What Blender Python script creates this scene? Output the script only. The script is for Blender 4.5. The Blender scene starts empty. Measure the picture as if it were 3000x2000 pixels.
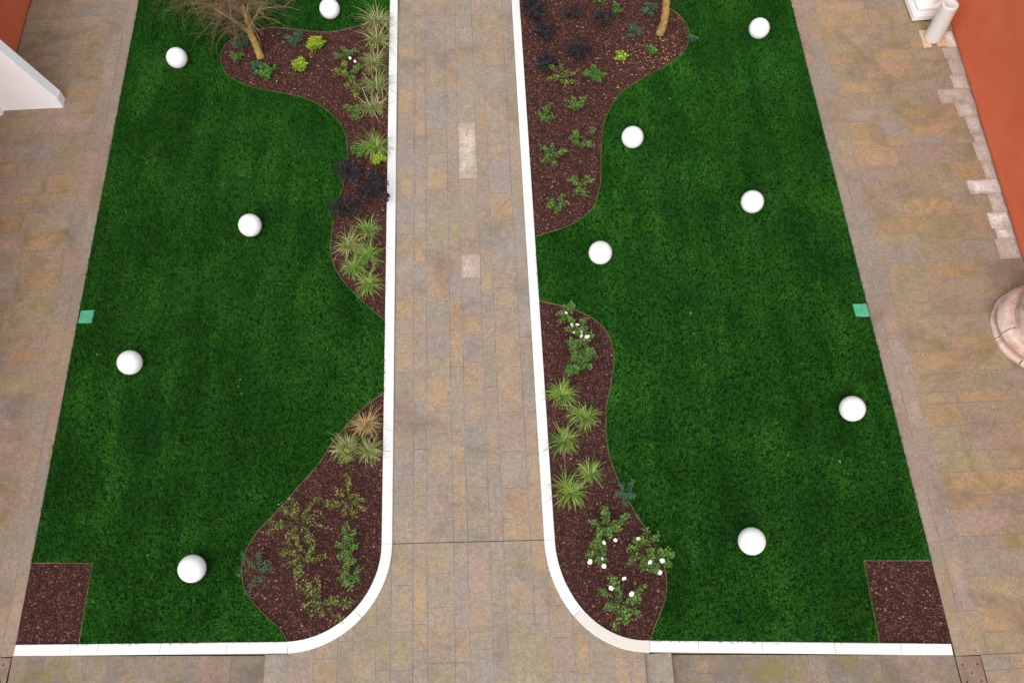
import bpy, bmesh, math, random
from mathutils import Vector, Matrix, Euler, noise
from mathutils.geometry import delaunay_2d_cdt

# ------------------------------------------------------------------ scene, camera, light
scn = bpy.context.scene
COL = scn.collection
R = math.radians
cam_d = bpy.data.cameras.new('camera')
cam_d.lens = 31.8367
cam_d.sensor_width = 36.0
cam_d.clip_start = 0.1
cam_d.clip_end = 500.0
cam = bpy.data.objects.new('camera', cam_d)
COL.objects.link(cam)
cam.matrix_world = Matrix.Translation((0.8161, -1.8104, 13.6)) @ Matrix((
    (0.998751, 0.049938, -0.001392), (-0.045302, 0.893595, -0.446583), (-0.021057, 0.446088, 0.894741))).to_4x4()
scn.camera = cam

SUN_EL, SUN_AZ = R(50), R(-163)          # overcast: a broad soft sun from the buttress side
world = bpy.data.worlds.new('World')
scn.world = world
world.use_nodes = True
wn = world.node_tree
wn.nodes.clear()
sky = wn.nodes.new('ShaderNodeTexSky')
sky.sky_type = 'NISHITA'
sky.sun_disc = False
sky.sun_elevation = SUN_EL
sky.sun_rotation = SUN_AZ
sky.dust_density = 4.0
sky.ozone_density = 1.0
hs = wn.nodes.new('ShaderNodeHueSaturation')
hs.inputs['Saturation'].default_value = 0.25
bg = wn.nodes.new('ShaderNodeBackground')
bg.inputs['Strength'].default_value = 0.15
wo = wn.nodes.new('ShaderNodeOutputWorld')
wn.links.new(sky.outputs[0], hs.inputs['Color'])
wn.links.new(hs.outputs[0], bg.inputs['Color'])
wn.links.new(bg.outputs[0], wo.inputs['Surface'])

sd = bpy.data.lights.new('sun', 'SUN')
sd.energy = 1.1
sd.angle = R(75)
sd.color = (1.0, 0.985, 0.96)
sun = bpy.data.objects.new('sun', sd)
COL.objects.link(sun)
sv = Vector((math.sin(SUN_AZ) * math.cos(SUN_EL), math.cos(SUN_AZ) * math.cos(SUN_EL), math.sin(SUN_EL)))
sun.location = sv * 60
sun.rotation_euler = sv.to_track_quat('Z', 'Y').to_euler()

scn.render.engine = 'CYCLES'
scn.view_settings.view_transform = 'Standard'
scn.view_settings.look = 'None'
scn.view_settings.gamma = 1.0
scn.view_settings.use_curve_mapping = False
scn.view_settings.exposure = 0.5

# ------------------------------------------------------------------ measured ground plan (metres)
PLAN = {
 'bedA': [(-1.275, 12.396),(-1.559, 12.211),(-1.808, 12.087),(-2.125, 11.985),(-2.511, 11.918),(-2.931, 12.0),(-3.287, 12.11),(-3.643, 12.19),(-3.878, 12.19),(-4.155, 12.135),(-4.403, 12.029),(-4.576, 11.867),(-4.658, 11.634),(-4.648, 11.422),(-4.568, 11.203),(-4.42, 10.978),(-4.151, 10.783),(-3.867, 10.632),(-3.519, 10.502),(-3.243, 10.41),(-2.945, 10.288),(-2.692, 10.13),(-2.464, 9.942),(-2.282, 9.737),(-2.144, 9.51),(-2.06, 9.261),(-2.018, 8.992),(-2.005, 8.728),(-2.008, 8.668),(-2.029, 8.462),(-2.066, 8.173),(-2.124, 7.861),(-2.183, 7.582),(-2.221, 7.279),(-2.238, 6.98),(-2.228, 6.764),(-2.185, 6.549),(-2.085, 6.307),(-1.942, 6.091),(-1.756, 5.85),(-1.529, 5.61),(-1.249, 5.334)],
 'bedB': [(-1.241, 4.046),(-1.457, 3.896),(-1.61, 3.761),(-1.79, 3.554),(-1.909, 3.412),(-2.098, 3.153),(-2.175, 3.004),(-2.338, 2.774),(-2.55, 2.535),(-2.676, 2.373),(-2.845, 2.186),(-2.951, 2.065),(-3.1, 1.915),(-3.21, 1.747),(-3.291, 1.561),(-3.316, 1.39),(-3.303, 1.236),(-3.246, 1.048),(-3.137, 0.891),(-2.986, 0.718),(-2.803, 0.561),(-2.676, 0.44),(-2.561, 0.275)],
 'bedC': [(1.277, 13.744),(2.362, 13.668),(3.441, 13.526),(4.128, 13.147),(4.481, 12.711),(4.321, 12.32),(4.502, 12.067),(4.629, 11.817),(4.662, 11.57),(4.611, 11.291),(4.471, 11.017),(4.264, 10.815),(3.983, 10.615),(3.709, 10.451),(3.435, 10.256),(3.16, 10.03),(2.985, 9.776),(2.835, 9.493),(2.735, 9.214),(2.663, 8.818),(2.618, 8.37),(2.572, 7.935),(2.489, 7.655),(2.412, 7.439),(2.258, 7.253),(2.038, 7.1),(1.801, 6.991),(1.568, 6.923),(1.301, 6.844)],
 'bedD': [(1.297, 5.593),(1.609, 5.487),(1.822, 5.413),(2.032, 5.302),(2.197, 5.193),(2.316, 5.064),(2.411, 4.913),(2.459, 4.742),(2.479, 4.503),(2.453, 4.27),(2.387, 3.973),(2.31, 3.705),(2.435, 4.198),(2.35, 3.881),(2.279, 3.609),(2.245, 3.339),(2.23, 3.073),(2.248, 2.791),(2.297, 2.567),(2.361, 2.327),(2.443, 2.108),(2.543, 1.908),(2.64, 1.695),(2.533, 1.884),(2.651, 1.684),(2.764, 1.454),(2.841, 1.227),(2.889, 1.056),(2.902, 0.888),(2.873, 0.673),(2.804, 0.496),(2.698, 0.307),(2.56, 0.043)],
 'rectL': [(-6.634, 1.643),(-5.62, 1.578),(-5.633, 0.405),(-6.613, 0.449)],
 'rectR': [(5.862, 1.041),(6.884, 1.004),(6.862,-0.19),(5.83,-0.149)],
 'curveL': [(-1.168, 1.585),(-1.195, 1.328),(-1.298, 1.014),(-1.524, 0.638),(-1.839, 0.38),(-2.196, 0.25),(-2.528, 0.21)],
 'curveR': [(1.239, 1.523),(1.248, 1.223),(1.324, 0.9),(1.555, 0.519),(1.848, 0.248),(2.136, 0.077),(2.46,-0.026)],
 'frontL': [(-6.59, 0.385),(-2.522, 0.193)],
 'frontR': [(2.463,-0.036),(6.856,-0.252)],
 'lamps': [(-5.463, 11.417),(-2.458, 12.333),(-3.643, 7.296),(-5.438, 4.796),(-3.996, 1.345),(6.019, 11.458),(3.219, 8.783),(2.411, 6.332),(5.193, 7.328),(6.134, 3.368),(4.189, 1.336)],
 'tuftA': [(-1.523, 12.121),(-1.529, 11.584),(-1.551, 10.994),(-1.505, 10.439),(-1.527, 9.904),(-1.473, 8.92)],
 'tuftA2': [(-1.596, 7.155),(-1.929, 6.814),(-1.56, 6.632),(-1.824, 6.383),(-1.53, 6.046)],
 'tuftB': [(-1.515, 3.483),(-1.818, 3.107),(-1.436, 3.066)],
 'tuftD': [(1.582, 3.807),(1.898, 3.418),(1.569, 3.043),(1.908, 2.544),(1.592, 2.243)],
 'darkA': [(-1.918, 8.285),(-1.483, 7.913),(-1.977, 7.528)],
 'darkC': [(1.578, 12.293),(1.647, 11.955),(1.8, 11.478),(2.379, 11.977),(2.946, 11.773),(2.44, 10.979),(1.794, 10.709)],
 'lime': [(-2.726, 11.533),(-3.009, 11.003)],
 'roseA': [(-2.082, 11.141),(-2.048, 10.638),(-1.867, 10.224),(-1.882, 9.663)],
 'roseB': [(-1.767, 2.247),(-2.476, 1.947),(-1.709, 1.515),(-2.379, 1.388),(-3.02, 1.267),(-2.092, 0.778),(-1.663, 1.098),(-1.79, 2.906)],
 'roseC': [(2.037, 10.319),(2.665, 10.337),(2.274, 9.609),(1.69, 9.437),(1.75, 8.491),(2.251, 8.789),(2.174, 7.806),(1.755, 7.389)],
 'roseD': [(1.766, 5.188),(1.91, 4.895),(1.914, 4.497),(1.861, 4.266),(2.417, 2.099),(2.112, 1.647),(1.93, 1.268),(2.561, 1.3),(2.764, 1.101),(2.194, 0.506)],
 'small': [(-3.681, 10.956),(-3.15, 11.74),(-4.312, 11.398),(-1.451, 8.649),(-1.761, 8.888),(-4.215, 11.789),(-3.895, 11.14)],
 'smallC': [(3.547, 11.514),(3.861, 10.997),(3.238, 10.853),(3.945, 12.103),(3.257, 12.104),(2.976, 12.405),(4.7, 11.337)],
 'flD': [[(1.733, 5.157)], [(1.815, 4.941),(1.907, 4.931),(1.962, 4.813),(1.838, 4.768),(1.959, 4.695),(2.048, 4.686)], [], [], [], [(2.008, 1.363),(2.183, 1.396)], [(1.798, 1.114),(1.958, 1.139),(1.982, 1.039)], [(2.51, 1.388)], [(2.641, 1.064),(2.818, 1.074),(2.765, 0.911)], [(2.246, 0.853),(2.061, 0.733),(2.324, 0.623)]],
 'flA': [(-1.992, 10.906),(-1.903, 10.871)],
 'treeL': (-3.842, 11.451),
 'treeR': (4.083, 11.559),
 'platesG': [(-6.548, 5.844),(-6.344, 5.832),(6.643, 5.231),(6.84, 5.219)],
 'brk5': [11.45, 10.77, 9.92, 9.46, 8.19, 7.88, 7.23, 6.57, 6.11, 5.41, 5.01, 4.51, 3.87, 3.43, 2.96, 2.4, 1.75],
 'brk6': [10.86, 10.07, 9.21, 8.65, 8.06, 7.58, 7.07, 6.74, 6.34, 5.75, 5.32, 4.86, 4.06, 3.37, 2.75, 2.02],
 'brk7': [11.44, 10.86, 10.16, 9.48, 8.97, 8.54, 7.84, 7.02, 6.23, 5.87, 5.48, 5.07, 4.4, 3.6, 2.94, 2.36, 1.85],
}
XL, XR = -6.585, 6.878            # outer edges of the two lawns
YTOP, YBOT = 16.0, -2.2
ZP, ZK = 0.26, 0.29               # central path, kerb top

def g(x):
    """height of the lawns: level beside the path, falling to the side pavements"""
    xo = -XL if x < 0 else XR
    return 0.27 * min(1.0, max(0.0, (xo - abs(x)) / (xo - 2.6)))

rnd = random.Random(7)

# ------------------------------------------------------------------ helpers
def tag(o, label=None, cat=None, group=None, kind=None):
    if label: o['label'] = label
    if cat: o['category'] = cat
    if group: o['group'] = group
    if kind: o['kind'] = kind
    return o

def empty(name, loc, rz=0):
    o = bpy.data.objects.new(name, None)
    COL.objects.link(o)
    o.location = loc
    o.rotation_euler = (0, 0, rz)
    o.empty_display_size = 0.1
    return o

def mesh_obj(name, verts, faces, mat, parent=None, smooth=False, cols=None, loc=None):
    me = bpy.data.meshes.new(name)
    me.from_pydata([tuple(v) for v in verts], [], faces)
    if cols:
        at = me.color_attributes.new('Col', 'FLOAT_COLOR', 'POINT')
        at.data.foreach_set('color', [c for q in cols for c in (q[0], q[1], q[2], 1.0)])
    if mat: me.materials.append(mat)
    if smooth: me.polygons.foreach_set('use_smooth', [True] * len(me.polygons))
    me.update()
    o = bpy.data.objects.new(name, me)
    COL.objects.link(o)
    if parent: o.parent = parent
    if loc: o.location = loc
    return o

def bm_obj(name, bm, mat, parent=None, smooth=False, loc=None):
    me = bpy.data.meshes.new(name)
    bm.normal_update()
    bm.to_mesh(me)
    bm.free()
    if mat: me.materials.append(mat)
    if smooth: me.polygons.foreach_set('use_smooth', [True] * len(me.polygons))
    o = bpy.data.objects.new(name, me)
    COL.objects.link(o)
    if parent: o.parent = parent
    if loc: o.location = loc
    return o

def area2(p):
    return sum(p[i][0] * p[(i + 1) % len(p)][1] - p[(i + 1) % len(p)][0] * p[i][1] for i in range(len(p)))

def clip_convex(subject, window):
    """Sutherland-Hodgman: the part of `subject` inside the convex ccw polygon `window`"""
    out = list(subject)
    n = len(window)
    for i in range(n):
        a, b = window[i], window[(i + 1) % n]
        src, out = out, []
        side = lambda p: (b[0] - a[0]) * (p[1] - a[1]) - (b[1] - a[1]) * (p[0] - a[0])
        for j in range(len(src)):
            p, q = src[j], src[(j + 1) % len(src)]
            sp, sq = side(p), side(q)
            if sp >= 0: out.append(p)
            if (sp > 0 > sq) or (sp < 0 < sq):
                t = sp / (sp - sq)
                out.append((p[0] + t * (q[0] - p[0]), p[1] + t * (q[1] - p[1])))
        if not out: return []
    res = []
    for p in out:
        if not res or (abs(p[0] - res[-1][0]) + abs(p[1] - res[-1][1])) > 1e-4: res.append(p)
    if len(res) > 2 and (abs(res[0][0] - res[-1][0]) + abs(res[0][1] - res[-1][1])) < 1e-4: res.pop()
    return res

def slab(name, poly, ztop, thick, mat, parent, color=None, bev=0.003, zf=None, jit=0.0):
    """a stone slab: prism over `poly` with an arrised top edge, origin at its centre"""
    if area2(poly) < 0: poly = poly[::-1]
    if jit: poly = [(x + rnd.uniform(-jit, jit), y + rnd.uniform(-jit, jit)) for x, y in poly]
    cx = sum(p[0] for p in poly) / len(poly)
    cy = sum(p[1] for p in poly) / len(poly)
    n = len(poly)
    zz = (lambda x, y: zf(x, y)) if zf else (lambda x, y: ztop)
    zc = zz(cx, cy)
    v = []
    for x, y in poly: v.append((x - cx, y - cy, zz(x, y) - thick - zc))
    for x, y in poly: v.append((x - cx, y - cy, zz(x, y) - bev * 0.7 - zc))
    for x, y in poly:
        d = math.hypot(x - cx, y - cy) or 1
        k = max(0.0, 1 - bev * 1.3 / d)
        v.append(((x - cx) * k, (y - cy) * k, zz(x, y) - zc))
    f = [tuple(range(n - 1, -1, -1)), tuple(range(2 * n, 3 * n))]
    for r in (0, n):
        for i in range(n):
            j = (i + 1) % n
            f.append((r + i, r + j, r + n + j, r + n + i))
    o = mesh_obj(name, v, f, mat, parent, loc=(cx, cy, zc))
    if color: o.color = color
    return o

def flat_region(poly, zf, step=0.45, bump=0.0):
    """triangulated sheet over a simple polygon, following zf(x, y)"""
    pts = [Vector(p[:2]) for p in poly]
    n = len(pts)
    xs = [p.x for p in pts]; ys = [p.y for p in pts]
    def inside(x, y):
        c = False
        j = n - 1
        for i in range(n):
            if (pts[i].y > y) != (pts[j].y > y) and x < (pts[j].x - pts[i].x) * (y - pts[i].y) / (pts[j].y - pts[i].y) + pts[i].x:
                c = not c
            j = i
        return c
    extra = []
    x = min(xs) + step / 2
    while x < max(xs):
        y = min(ys) + step / 2
        while y < max(ys):
            if inside(x, y): extra.append(Vector((x + rnd.uniform(-.1, .1) * step, y + rnd.uniform(-.1, .1) * step)))
            y += step
        x += step
    vv, ee, ff, *_ = delaunay_2d_cdt(pts + extra, [(i, (i + 1) % n) for i in range(n)], [], 1, 1e-4)
    V = [(p.x, p.y, zf(p.x, p.y) + (bump * noise.noise(Vector((p.x * 2.1, p.y * 2.1, 3))) if bump else 0)) for p in vv]
    F = []
    for f in ff:
        a, b, c = (vv[i] for i in f[:3])
        F.append(tuple(f) if (b - a).cross(c - a) > 0 else tuple(reversed(f)))
    return V, F

def catmull(pts, sub=6):
    out = []
    for i in range(len(pts) - 1):
        p0 = Vector(pts[max(i - 1, 0)]); p1 = Vector(pts[i]); p2 = Vector(pts[i + 1]); p3 = Vector(pts[min(i + 2, len(pts) - 1)])
        for k in range(sub):
            t = k / sub
            out.append(0.5 * ((2 * p1) + (p2 - p0) * t + (2 * p0 - 5 * p1 + 4 * p2 - p3) * t * t + (3 * p1 - p0 - 3 * p2 + p3) * t ** 3))
    out.append(Vector(pts[-1]))
    return out

def tube(V, F, path, radii, sides=6, C=None, col=None):
    b = len(V)
    n = len(path)
    for i, p in enumerate(path):
        p = Vector(p)
        d = (Vector(path[min(i + 1, n - 1)]) - Vector(path[max(i - 1, 0)])).normalized()
        u = d.orthogonal().normalized() if abs(d.z) > .99 else d.cross(Vector((0, 0, 1))).normalized()
        w = d.cross(u)
        r = radii[i] if isinstance(radii, (list, tuple)) else radii
        for k in range(sides):
            a = 2 * math.pi * k / sides
            V.append(p + u * (math.cos(a) * r) + w * (math.sin(a) * r))
            if C is not None: C.append(col)
    for i in range(n - 1):
        for k in range(sides):
            j = (k + 1) % sides
            F.append((b + i * sides + k, b + i * sides + j, b + (i + 1) * sides + j, b + (i + 1) * sides + k))
    F.append(tuple(b + k for k in range(sides - 1, -1, -1)))
    F.append(tuple(b + (n - 1) * sides + k for k in range(sides)))

def revolve(profile, seg=32, a0=0.0, a1=2 * math.pi):
    """closed lathe mesh from (r, z) pairs, bottom to top"""
    V, F = [], []
    full = abs(a1 - a0 - 2 * math.pi) < 1e-6
    m = seg if full else seg + 1
    for r, z in profile:
        for k in range(m):
            a = a0 + (a1 - a0) * k / seg
            V.append((r * math.cos(a), r * math.sin(a), z))
    for i in range(len(profile) - 1):
        for k in range(seg):
            j = (k + 1) % m
            F.append((i * m + k, i * m + j, (i + 1) * m + j, (i + 1) * m + k))
    if full:
        F.append(tuple(range(m - 1, -1, -1)))
        F.append(tuple((len(profile) - 1) * m + k for k in range(m)))
    return V, F

# ------------------------------------------------------------------ materials
class NT:
    def __init__(s, name, rough=0.8, spec=0.3):
        s.m = bpy.data.materials.new(name)
        s.m.use_nodes = True
        s.t = s.m.node_tree
        s.b = s.t.nodes['Principled BSDF']
        s.b.inputs['Roughness'].default_value = rough
        s.b.inputs['Specular IOR Level'].default_value = spec
    def n(s, kind, **kw):
        x = s.t.nodes.new('ShaderNode' + kind)
        for k, v in kw.items(): setattr(x, k, v)
        return x
    def l(s, a, b): s.t.links.new(a, b)
    def pos(s): return s.n('NewGeometry').outputs['Position']
    def noise(s, scale, detail=4, rough=0.6, vec=None, dist=0.0):
        x = s.n('TexNoise')
        x.inputs['Scale'].default_value = scale
        x.inputs['Detail'].default_value = detail
        x.inputs['Roughness'].default_value = rough
        x.inputs['Distortion'].default_value = dist
        if vec: s.l(vec, x.inputs['Vector'])
        return x.outputs['Fac']
    def ramp(s, fac, stops):
        x = s.n('ValToRGB')
        el = x.color_ramp.elements
        while len(el) < len(stops): el.new(0.5)
        for e, (p, c) in zip(el, stops):
            e.position = p
            e.color = (c, c, c, 1) if isinstance(c, (int, float)) else (*c, 1)
        s.l(fac, x.inputs[0])
        return x.outputs[0]
    def mix(s, fac, a, b, mode='MIX'):
        x = s.n('Mix', data_type='RGBA', blend_type=mode)
        for v, i in ((fac, 0), (a, 6), (b, 7)):
            if hasattr(v, 'links'): s.l(v, x.inputs[i])
            elif i == 0: x.inputs[0].default_value = v
            else: x.inputs[i].default_value = (*v, 1) if not isinstance(v, (int, float)) else (v, v, v, 1)
        return x.outputs[2]
    def math(s, op, a, b=0.0, c=0.0, clamp=False):
        x = s.n('Math', operation=op, use_clamp=clamp)
        for i, v in enumerate((a, b, c)):
            if hasattr(v, 'links'): s.l(v, x.inputs[i])
            else: x.inputs[i].default_value = v
        return x.outputs[0]
    def bump(s, h, strength=0.4, dist=0.004):
        x = s.n('Bump')
        x.inputs['Strength'].default_value = strength
        x.inputs['Distance'].default_value = dist
        s.l(h, x.inputs['Height'])
        s.l(x.outputs[0], s.b.inputs['Normal'])
    def col(s, c):
        if hasattr(c, 'links'): s.l(c, s.b.inputs['Base Color'])
        else: s.b.inputs['Base Color'].default_value = (*c, 1)
        return s

def m_paver(name, fa, fb, ka, kb):
    t = NT(name, 0.72, 0.3)
    oi = t.n('ObjectInfo')
    P = t.pos()
    # world position shifted per stone so that no two stones share a pattern
    sh = t.n('VectorMath', operation='MULTIPLY_ADD')
    t.l(oi.outputs['Random'], sh.inputs[0]); sh.inputs[1].default_value = (37, 53, 11); t.l(P, sh.inputs[2])
    V = sh.outputs[0]
    gen = t.n('TexCoord').outputs['Generated']
    sp = t.n('SeparateXYZ'); t.l(gen, sp.inputs[0])
    dx = t.math('MINIMUM', sp.outputs[0], t.math('SUBTRACT', 1, sp.outputs[0]))
    dy = t.math('MINIMUM', sp.outputs[1], t.math('SUBTRACT', 1, sp.outputs[1]))
    d = t.math('MINIMUM', dx, dy)
    wob = t.noise(6, 4, 0.65, V)
    d = t.math('ADD', d, t.math('MULTIPLY', t.math('SUBTRACT', wob, 0.5), 0.55))
    core = t.ramp(d, [(0.05, 0.0), (0.30, 1.0)])
    core = t.math('MULTIPLY', core, t.ramp(t.noise(2.4, 2, 0.5, V), [(0.34, 0.15), (0.62, 1.0)]))
    sh2 = t.n('VectorMath', operation='ADD'); t.l(P, sh2.inputs[0]); sh2.inputs[1].default_value = (31, 7, 3)
    sh3 = t.n('VectorMath', operation='ADD'); t.l(P, sh3.inputs[0]); sh3.inputs[1].default_value = (-19, 43, 5)
    # grime film shared by neighbouring stones
    film = t.mix(t.ramp(t.noise(0.8, 5, 0.6, P, 0.5), [(0.36, 0.0), (0.64, 1.0)]), fa, fb)
    film = t.mix(t.ramp(t.noise(1.9, 5, 0.65, P, 0.8), [(0.52, 0.0), (0.70, 0.6)]), film, tuple(x * y for x, y in zip(fa, (1.08, 1.02, .9))))
    film = t.mix(t.ramp(t.noise(0.95, 5, 0.62, sh2.outputs[0], 0.6), [(0.52, 0.0), (0.64, 0.6)]), film, (0.285, 0.192, 0.150))
    film = t.mix(t.ramp(t.noise(1.15, 5, 0.62, sh3.outputs[0], 0.6), [(0.54, 0.0), (0.66, 0.55)]), film, (0.235, 0.205, 0.182))
    c = t.mix(t.math('MULTIPLY_ADD', core, ka, kb), film, oi.outputs['Color'])
    # grain
    gr = t.noise(24, 9, 0.88, V)
    c = t.mix(t.ramp(gr, [(0.34, 0.0), (0.66, 1.0)]), t.mix(1, c, (0.60, 0.585, 0.57), 'MULTIPLY'), t.mix(1, c, (1.38, 1.38, 1.39), 'MULTIPLY'))
    c = t.mix(t.ramp(t.noise(11, 8, 0.75, P, 0.5), [(0.32, 0.0), (0.68, 1.0)]), t.mix(1, c, (0.84, 0.83, 0.82), 'MULTIPLY'), t.mix(1, c, (1.13, 1.13, 1.13), 'MULTIPLY'))
    # worn faces with the coarse ochre aggregate showing
    agg = t.math('MULTIPLY', core, t.ramp(t.noise(1.6, 3, 0.6, V), [(0.50, 0.0), (0.60, 1.0)]))
    sp2 = t.ramp(t.noise(62, 3, 0.6, V), [(0.47, 0.0), (0.58, 0.85)])
    c = t.mix(t.math('MULTIPLY', sp2, agg), c, (0.47, 0.315, 0.165))
    sp3 = t.ramp(t.noise(48, 2, 0.6, V, 0.3), [(0.58, 0.0), (0.66, 0.6)])
    c = t.mix(t.math('MULTIPLY', sp3, agg), c, (0.16, 0.115, 0.07))
    # greenish algae where damp
    mo = t.math('MULTIPLY', t.ramp(t.noise(1.5, 6, 0.7, P, 0.9), [(0.49, 0.0), (0.64, 1.0)]), oi.outputs['Alpha'])
    c = t.mix(t.math('MULTIPLY', mo, 0.72), c, t.mix(gr, (0.135, 0.105, 0.028), (0.215, 0.175, 0.055)))
    # pale lime bloom and dark stains
    st = t.ramp(t.noise(4.5, 6, 0.75, P, 1.6), [(0.58, 0.0), (0.76, 0.5)])
    c = t.mix(st, c, (0.34, 0.30, 0.265))
    dk = t.ramp(t.noise(1.3, 6, 0.65, P, 0.4), [(0.30, 0.55), (0.48, 0.0)])
    c = t.mix(dk, c, (0.125, 0.098, 0.078))
    pit = t.ramp(t.noise(28, 2, 0.5, V), [(0.755, 0.0), (0.80, 0.7)])
    c = t.mix(pit, c, (0.07, 0.055, 0.045))
    t.col(c)
    t.bump(t.math('ADD', t.noise(45, 6, 0.75, V), t.math('MULTIPLY', wob, 0.7)), 0.6, 0.006)
    t.l(t.ramp(t.noise(6, 3, 0.6, P), [(0.3, 0.5), (0.7, 0.9)]), t.b.inputs['Roughness'])
    return t.m

def m_noise(name, a, b, scale, rough=0.8, spec=0.3, detail=5, bump=0.0, bd=0.004, lo=0.35, hi=0.65):
    t = NT(name, rough, spec)
    P = t.pos()
    f = t.noise(scale, detail, 0.65, P)
    t.col(t.mix(t.ramp(f, [(lo, 0.0), (hi, 1.0)]), a, b))
    if bump: t.bump(t.noise(scale * 6, 5, 0.7, P), bump, bd)
    return t.m

def m_marble(name, base, dirt, amount):
    t = NT(name, 0.55, 0.3)
    P = t.pos()
    oi = t.n('ObjectInfo')
    c = t.mix(t.math('MULTIPLY', oi.outputs['Random'], 0.12), base, dirt)
    c = t.mix(t.ramp(t.noise(9, 6, 0.7, P, 0.8), [(0.55, 0.0), (0.8, amount)]), c, dirt)
    c = t.mix(t.ramp(t.noise(38, 3, 0.6, P), [(0.70, 0.0), (0.78, 0.6)]), c, (0.25, 0.24, 0.2))
    t.col(c)
    t.bump(t.noise(60, 4, 0.6, P), 0.15, 0.002)
    return t.m

def m_grass():
    t = NT('grass_blades', 0.7, 0.03)
    P = t.pos()
    oi = t.n('ObjectInfo')
    big = t.noise(0.75, 4, 0.6, P, 0.5)
    mp = t.n('Mapping'); mp.inputs['Scale'].default_value = (1.0, 0.16, 1.0); t.l(P, mp.inputs[0])
    stripes = t.noise(2.6, 3, 0.6, mp.outputs[0])
    f = t.math('ADD', t.math('MULTIPLY', big, 0.55), t.math('MULTIPLY', stripes, 0.45))
    c = t.ramp(f, [(0.36, (0.0108, 0.058, 0.0056)), (0.5, (0.0190, 0.094, 0.0090)), (0.64, (0.038, 0.150, 0.0165))])
    k = t.ramp(oi.outputs['Random'], [(0.0, 0.72), (0.6, 0.97), (0.9, 1.18), (1.0, 1.5)])
    c = t.mix(1, c, k, 'MULTIPLY')
    bl = t.n('VertexColor'); bl.layer_name = 'Col'
    c = t.mix(1, c, bl.outputs[0], 'MULTIPLY')
    y = t.ramp(t.noise(5.5, 3, 0.6, P), [(0.56, 0.0), (0.72, 0.55)])
    c = t.mix(y, c, (0.045, 0.105, 0.008))
    bg_ = t.ramp(t.noise(1.7, 4, 0.6, P, 0.8), [(0.52, 0.0), (0.70, 0.6)])
    c = t.mix(bg_, c, (0.013, 0.084, 0.017))
    t.col(c)
    t.b.inputs['Subsurface Weight'].default_value = 0.0
    return t.m

def m_vcol(name, rough=0.55, spec=0.3, trans=0.0):
    t = NT(name, rough, spec)
    a = t.n('VertexColor'); a.layer_name = 'Col'
    t.col(a.outputs[0])
    if trans:
        tr = t.n('BsdfTranslucent'); t.l(a.outputs[0], tr.inputs[0])
        mx = t.n('MixShader'); mx.inputs[0].default_value = trans
        t.l(t.b.outputs[0], mx.inputs[1]); t.l(tr.outputs[0], mx.inputs[2])
        t.l(mx.outputs[0], t.t.nodes['Material Output'].inputs['Surface'])
    return t.m

def m_chip():
    t = NT('mulch_chip', 0.9, 0.15)
    oi = t.n('ObjectInfo')
    c = t.ramp(oi.outputs['Random'], [(0.0, (0.022, 0.010, 0.008)), (0.35, (0.060, 0.023, 0.018)), (0.75, (0.108, 0.043, 0.033)),
                                      (0.965, (0.145, 0.065, 0.048)), (0.985, (0.22, 0.13, 0.09)), (1.0, (0.30, 0.21, 0.15))])
    t.col(c)
    return t.m

def m_plaster(name, a, b):
    t = NT(name, 0.85, 0.2)
    P = t.pos()
    c = t.mix(t.ramp(t.noise(0.9, 5, 0.6, P, 0.4), [(0.35, 0.0), (0.65, 1.0)]), a, b)
    c = t.mix(t.ramp(t.noise(14, 4, 0.6, P), [(0.4, 0.0), (0.75, 0.25)]), c, tuple(x * 1.25 for x in b))
    t.col(c)
    t.bump(t.noise(30, 5, 0.7, P), 0.35, 0.004)
    return t.m

M_PAVER = m_paver('path_paver_stone', (0.280, 0.224, 0.176), (0.282, 0.238, 0.200), 0.48, 0.30)
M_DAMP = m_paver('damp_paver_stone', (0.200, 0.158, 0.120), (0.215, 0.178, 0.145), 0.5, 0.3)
M_SIDE = m_paver('side_paver_stone', (0.272, 0.200, 0.134), (0.268, 0.212, 0.162), 0.48, 0.46)
M_BED = m_noise('joint_mortar', (0.135, 0.108, 0.085), (0.30, 0.255, 0.215), 1.6, 0.95, 0.1, bump=0.3)
M_JOINTDARK = m_noise('open_joint', (0.03, 0.026, 0.022), (0.06, 0.05, 0.04), 8.0, 0.95, 0.1)
M_GROUND = m_noise('bare_ground', (0.11, 0.09, 0.07), (0.16, 0.13, 0.10), 1.2, 0.95, 0.1)
M_KERB = m_marble('white_kerb_stone', (0.685, 0.68, 0.67), (0.45, 0.43, 0.39), 0.6)
M_BASE = m_noise('shaded_dirty_stone', (0.17, 0.145, 0.12), (0.27, 0.24, 0.20), 5.0, 0.9, 0.15, bump=0.4)  # grey holds the painted shade and dirt of the kerb's front face
M_KERBWARM = m_marble('cream_kerb_stone', (0.60, 0.555, 0.505), (0.47, 0.42, 0.36), 0.5)
M_GRASS = m_grass()
M_TURF = m_noise('turf_soil', (0.004, 0.015, 0.003), (0.008, 0.024, 0.005), 9.0, 0.95, 0.05)
M_CHIP = m_chip()
M_SOIL = m_noise('mulch_base', (0.028, 0.013, 0.012), (0.055, 0.024, 0.021), 40.0, 0.95, 0.05)
M_EDGE = m_noise('edging_steel', (0.10, 0.065, 0.035), (0.19, 0.135, 0.075), 6.0, 0.7, 0.3)
gl_ = NT('opal_globe', 0.45, 0.3).col((0.80, 0.80, 0.795))
gl_.b.inputs['Subsurface Weight'].default_value = 0.85
gl_.b.inputs['Subsurface Radius'].default_value = (1, 1, 1)
gl_.b.inputs['Subsurface Scale'].default_value = 0.3
M_GLOBE = gl_.m
M_SOCKET = NT('lamp_socket', 0.5, 0.3).col((0.05, 0.05, 0.05)).m
M_LEAF = m_vcol('leaf', 0.5, 0.35, 0.2)
M_BLADE = m_vcol('grass_leaf', 0.5, 0.3, 0.2)
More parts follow.
